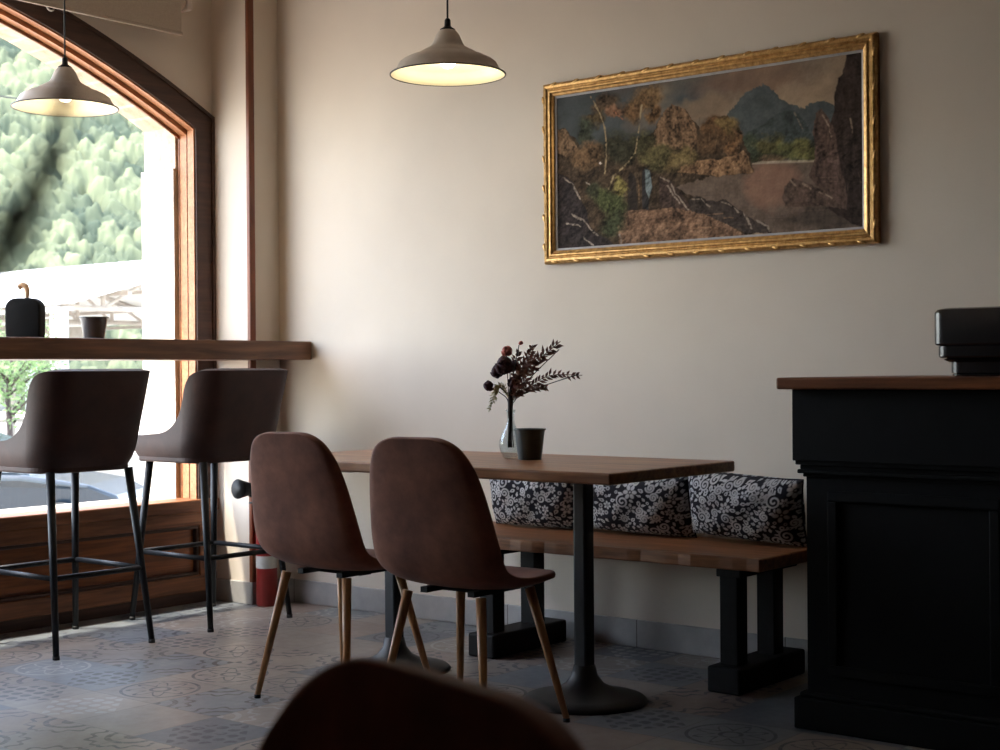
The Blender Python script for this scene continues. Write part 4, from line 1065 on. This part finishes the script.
# wooded hillside
def hillside():
    NR, NA = 480, 760
    az0, az1 = math.radians(10), math.radians(46)      # azimuth from +y towards +x
    A_, Rr = np.meshgrid(np.linspace(az0, az1, NA), np.geomspace(95, 250, NR))
    X = Rr*np.sin(A_); Y = Rr*np.cos(A_)
    base = GZ+(Rr-95)*.62+5*np.sin(X*.035+1)+4*np.sin(Y*.05)
    # tree crowns: nearest of jittered points, cellular domes
    cell = 1.5; gx = X/cell; gy = Y/cell; best = np.full(X.shape, 9.); bid = np.zeros(X.shape)
    ix, iy = np.floor(gx), np.floor(gy)
    for di in (-1, 0, 1):
        for dj in (-1, 0, 1):
            cx, cy = ix+di, iy+dj
            h = np.sin(cx*127.1+cy*311.7)*43758.5453; h1 = h-np.floor(h); h = np.sin(cx*269.5+cy*183.3)*43758.5453; h2 = h-np.floor(h)
            d = np.hypot(gx-cx-h1, gy-cy-h2); hh = np.sin(cx*71.7+cy*39.1)*951.13; hh = hh-np.floor(hh)
            m_ = d < best; best = np.where(m_, d, best); bid = np.where(m_, hh, bid)
    dome = np.sqrt(np.clip(1-(best/.85)**2, 0, 1))*(1.0+1.0*bid)
    det = np.zeros(X.shape)
    for k, (fq, am) in enumerate(((1.3, .4), (2.6, .22), (4.3, .12))):
        det += am*np.sin(X*fq+3*np.sin(Y*fq*.7+k))*np.sin(Y*fq*1.1+2*np.sin(X*fq*.8+k*2))
    Z = base+dome+det
    v = np.stack([X, Y, Z], -1).reshape(-1, 3)
    c0 = np.array([.030, .044, .032]); c1 = np.array([.130, .145, .085]); w = np.clip(bid+.15*det, 0, 1)[..., None]
    col = c0*(1-w)+c1*w
    col = np.concatenate([col, np.ones(X.shape+(1,))], -1).reshape(-1, 4)
    idx = np.arange(NR*NA).reshape(NR, NA); q = np.stack([idx[:-1, :-1], idx[:-1, 1:], idx[1:, 1:], idx[1:, :-1]], -1).reshape(-1, 4)
    me = bpy.data.meshes.new('hillside'); me.from_pydata(v.tolist(), [], q.tolist()); me.polygons.foreach_set('use_smooth', [True]*len(me.polygons)); grid_color(me, col); me.materials.append(M['hill'])
    o = bpy.data.objects.new('hillside', me); C.objects.link(o); struct(o)
hillside()

# open shed with a pale sheet roof and trusses
M['sheet'] = simple('pale_sheet_roof', (.62, .62, .60, 1), .6, 0, .05, 3, 0)
M['shedsteel'] = simple('shed_steel', (.30, .27, .24, 1), .6, 0, .2, 4, 0)
M['shedcol'] = simple('shed_column', (.45, .48, .52, 1), .6, 0, .1, 4, 0)
SH = Vector((16.6, 24.0, GZ)); EZ = 2.44-GZ; hwid = 4.0; rise = 1.03; Ls = 26
t = thing('open_shed', 'long open shed with pale sheet roof and steel trusses across the street', 'shed', SH)
bm = bmesh.new()
for s in (0, 1):
    x0, x1 = (-.12, hwid) if s == 0 else (hwid*2+.12, hwid)
    zz = EZ-.07 if s == 0 else EZ-.07
    vs = [(x0, -.5, zz), (x1, -.5, EZ+rise), (x1, Ls, EZ+rise), (x0, Ls, zz)]
    lo = [bm.verts.new(p) for p in vs]; hi = [bm.verts.new((p[0], p[1], p[2]+.09)) for p in vs]
    bm.faces.new(lo); bm.faces.new(hi[::-1])
    for i in range(4): bm.faces.new((lo[i], lo[(i+1) % 4], hi[(i+1) % 4], hi[i]))
obj('roof', bm, 'sheet', t)
for j in range(4):
    y = .1+j*6.5; bm = bmesh.new()
    def bar(a, b_, r_=.045): tube(bm, [(a[0], y, a[1]), (b_[0], y, b_[1])], r_, 6)
    bar((0, EZ-.12), (2*hwid, EZ-.12), .06); bar((0, EZ-.06), (hwid, EZ+rise-.08), .06); bar((2*hwid, EZ-.06), (hwid, EZ+rise-.08), .06)
    for i in range(1, 8):
        x = 2*hwid*i/8; zt_ = EZ-.08+(rise-.02)*(1-abs(x-hwid)/hwid); bar((x, EZ-.12), (x, zt_))
        x2 = 2*hwid*(i+ (1 if x < hwid else -1))/8; z2 = EZ-.08+(rise-.02)*(1-abs(x2-hwid)/hwid); bar((x, EZ-.12), (x2, z2), .035)
    obj('truss', bm, 'shedsteel', t)
for j in range(4):
    for x in (0, 2*hwid):
        y = .1+j*6.5; obj('column', BX(x-.12, x+.12, y-.12, y+.12, 0, EZ-.12), 'shedcol', t)
for j in range(7):
    x = .0+j*1.33; z = EZ-.10+(rise)*(1-abs(x-hwid)/hwid); obj('purlin', BX(x-.05, x+.05, -.3, Ls-.2, z-.10, z-.02), 'shedsteel', t)
bm = bmesh.new()
for x in (.9, 2.4, 3.9, 5.4, 6.9): box(bm, x-.05, x+.05, 9.95, 10.05, 0, EZ-.65)
for z in (1.0, EZ-.75): box(bm, -.0, 8.0, 9.95, 10.05, z, z+.10)
obj('glazing_frame', bm, 'shedsteel', t)
obj('rear_boarding', BX(-.0, 8.0, 9.97, 10.03, EZ-.65, EZ-.12), 'shedsteel', t)

# overhead cable
bm = bmesh.new(); A0 = Vector((9, 50, 12.2)); A1 = Vector((42, 33, 9.4)); tube(bm, [A0.lerp(A1, f)-Vector((0, 0, 1.0*math.sin(PI*f))) for f in np.linspace(0, 1, 14)], .025, 6)
t = thing('overhead_line', 'thin dark overhead cable crossing in front of the wooded hillside', 'cable', (A0.x, A0.y, GZ))
o = obj('cable', bm, 'rubber', t); o.location = (-A0.x, -A0.y, -GZ)
for q in (A0, A1):
    bm = bmesh.new(); tube(bm, [(0, 0, 0), (0, 0, q.z-GZ+.2)], [.13, .09], 10); o = obj('pole', bm, 'leg_wood', t, True); o.location = (q.x-A0.x, q.y-A0.y, 0)

# small street tree
M['leaf'] = simple('bright_leaves', (.10, .17, .05, 1), .7, 0, .5, 3, 0)
tp_ = Vector((0, 0, 0))+(fwd+rt2*((10-500)/F_PX))*22; tp_.z = GZ
t = thing('street_tree', 'small green leafy tree on the pavement outside, left below the bar', 'tree', tp_)
bm = bmesh.new(); tube(bm, [(0, 0, 0), (.03, .02, 1.0), (-.02, .04, 1.9), (.05, 0, 2.6)], [.06, .05, .04, .02], 8)
for i in range(9):
    a = random.uniform(0, 2*PI); z = random.uniform(1.5, 2.3); tube(bm, [(0, 0, z), (.35*math.cos(a), .35*math.sin(a), z+.3), (.6*math.cos(a), .6*math.sin(a), z+.45)], [.02, .014, .006], 6)
obj('trunk', bm, 'stem', t, True)
bm = bmesh.new()
for i in range(2600):
    a = random.uniform(0, 2*PI); r_ = .85*random.random()**.5; z = random.gauss(2.35, .38)
    p = Vector((r_*math.cos(a), r_*math.sin(a), z)); d = Vector((random.gauss(0, 1), random.gauss(0, 1), random.gauss(0, 1))).normalized(); e = d.orthogonal().normalized()
    s = random.uniform(.03, .06); bm.faces.new([bm.verts.new(q) for q in (p-d*s, p+e*s*.5, p+d*s, p-e*s*.5)])
obj('foliage', bm, 'leaf', t)

# parked blue car
M['carblue'] = simple('blue_car_paint', (.008, .016, .026, 1), .22, .0, .05, 2, 0, .5, 0)
M['carglass'] = simple('dark_car_glass', (.03, .04, .05, 1), .05, 0, .05, 2, 0, .8)
M['tyre'] = simple('tyre', (.015, .015, .015, 1), .8)
fr_ = Vector((0, 0, 0))+(fwd+rt2*((140-500)/F_PX))*19.5; fr_.z = GZ
hd = (Rv*.86+Fv*-.05); hd.normalize(); ang = math.atan2(hd.y, hd.x)
t = thing('parked_car', 'blue car parked outside below the window, seen under the bar stools', 'car', fr_, ang)
side = [(0, .35), (-.02, .55), (-.12, .70), (-.45, .82), (-1.0, .93), (-1.25, .97), (-1.9, 1.40), (-2.3, 1.47), (-3.1, 1.45), (-3.7, 1.20), (-4.1, 1.02), (-4.22, .80), (-4.25, .40), (-4.1, .22), (-.15, .22)]
def carloft(pts, ws, mat, name, w_=None):
    bm = bmesh.new(); L_ = []; 
    for s in (-1, 1):
        L_.append([bm.verts.new((x, s*wd, z)) for (x, z), wd in zip(pts, ws)])
    bm.faces.new(L_[0]); bm.faces.new(L_[1][::-1]); n = len(pts)
    for i in range(n): bm.faces.new((L_[0][i], L_[1][i], L_[1][(i+1) % n], L_[0][(i+1) % n]))
    return obj(name, bm, mat, t, False, [BEV(.07, 4)])
body = [(0, .35), (-.02, .55), (-.12, .70), (-.45, .84), (-1.0, .93), (-1.3, .97), (-3.9, 1.0), (-4.15, .95), (-4.22, .80), (-4.25, .40), (-4.1, .22), (-.15, .22)]
carloft(body, [.62, .66, .72, .80, .84, .85, .84, .80, .78, .76, .78, .7], 'carblue', 'body')
carloft([(-1.2, .95), (-1.9, 1.38), (-3.3, 1.38), (-3.95, .98)], [.74, .60, .60, .70], 'carglass', 'cabin_glass')
carloft([(-1.85, 1.36), (-2.1, 1.46), (-3.1, 1.45), (-3.4, 1.33)], [.63, .60, .60, .62], 'carblue', 'roof')
for x in (-.80, -3.35):
    for s in (-1, 1):
        bm = bmesh.new(); lathe(bm, [(0, -.10), (.27, -.10), (.31, -.07), (.31, .07), (.27, .10), (0, .10)], 32)
        w = obj('wheel', bm, 'tyre', t, True); w.rotation_euler = (PI/2, 0, 0); w.location = (x, s*.76, .31)
        bm = bmesh.new(); lathe(bm, [(0, -.115), (.17, -.112), (.19, -.10), (.19, .10), (.17, .112), (0, .115)], 20); obj('hubcap', bm, 'steel', w, True)

# ------------------------------------------------------------------ light
sunv = Vector((-.42, .222, 1.0)).normalized()       # towards the sun
sl = bpy.data.lights.new('sun', 'SUN'); sl.energy = 9.0; sl.angle = math.radians(.6); sl.color = (1, .93, .80)
so = bpy.data.objects.new('sun', sl); C.objects.link(so); so.rotation_euler = sunv.to_track_quat('Z', 'Y').to_euler(); so.location = (0, 12, 12)
w = bpy.data.worlds.new('sky'); scn.world = w; w.use_nodes = True; nt = w.node_tree
bg = nt.nodes['Background']; sky = nt.nodes.new('ShaderNodeTexSky'); sky.sky_type = 'NISHITA'; sky.sun_disc = False
sky.sun_elevation = math.asin(sunv.z); sky.sun_rotation = math.atan2(sunv.x, sunv.y); sky.air_density = 1.0; sky.dust_density = 1.5
hs = nt.nodes.new('ShaderNodeHueSaturation'); hs.inputs['Saturation'].default_value = .6
nt.links.new(sky.outputs[0], hs.inputs['Color']); nt.links.new(hs.outputs[0], bg.inputs[0]); bg.inputs[1].default_value = 1.9
for L_, e in (((3.789, 3.271, 2.035), 2.0), ((3.317, 4.766, 2.035), 2.0)):
    pl_ = bpy.data.lights.new('bulb_light', 'POINT'); pl_.energy = e; pl_.color = (1, .85, .6); pl_.shadow_soft_size = .03
    po_ = bpy.data.objects.new('bulb_light', pl_); C.objects.link(po_); po_.location = L_

vs = scn.view_settings; scn.display_settings.display_device = 'sRGB'
vs.view_transform = 'Standard'; vs.look = 'None'; vs.gamma = 1; vs.use_curve_mapping = False; vs.exposure = 0.1
scn.cycles.max_bounces = 10; scn.cycles.diffuse_bounces = 6; scn.cycles.transparent_max_bounces = 12
scn.cycles.sample_clamp_indirect = 6; scn.cycles.use_denoising = True
scn.cycles.caustics_reflective = False; scn.cycles.caustics_refractive = False
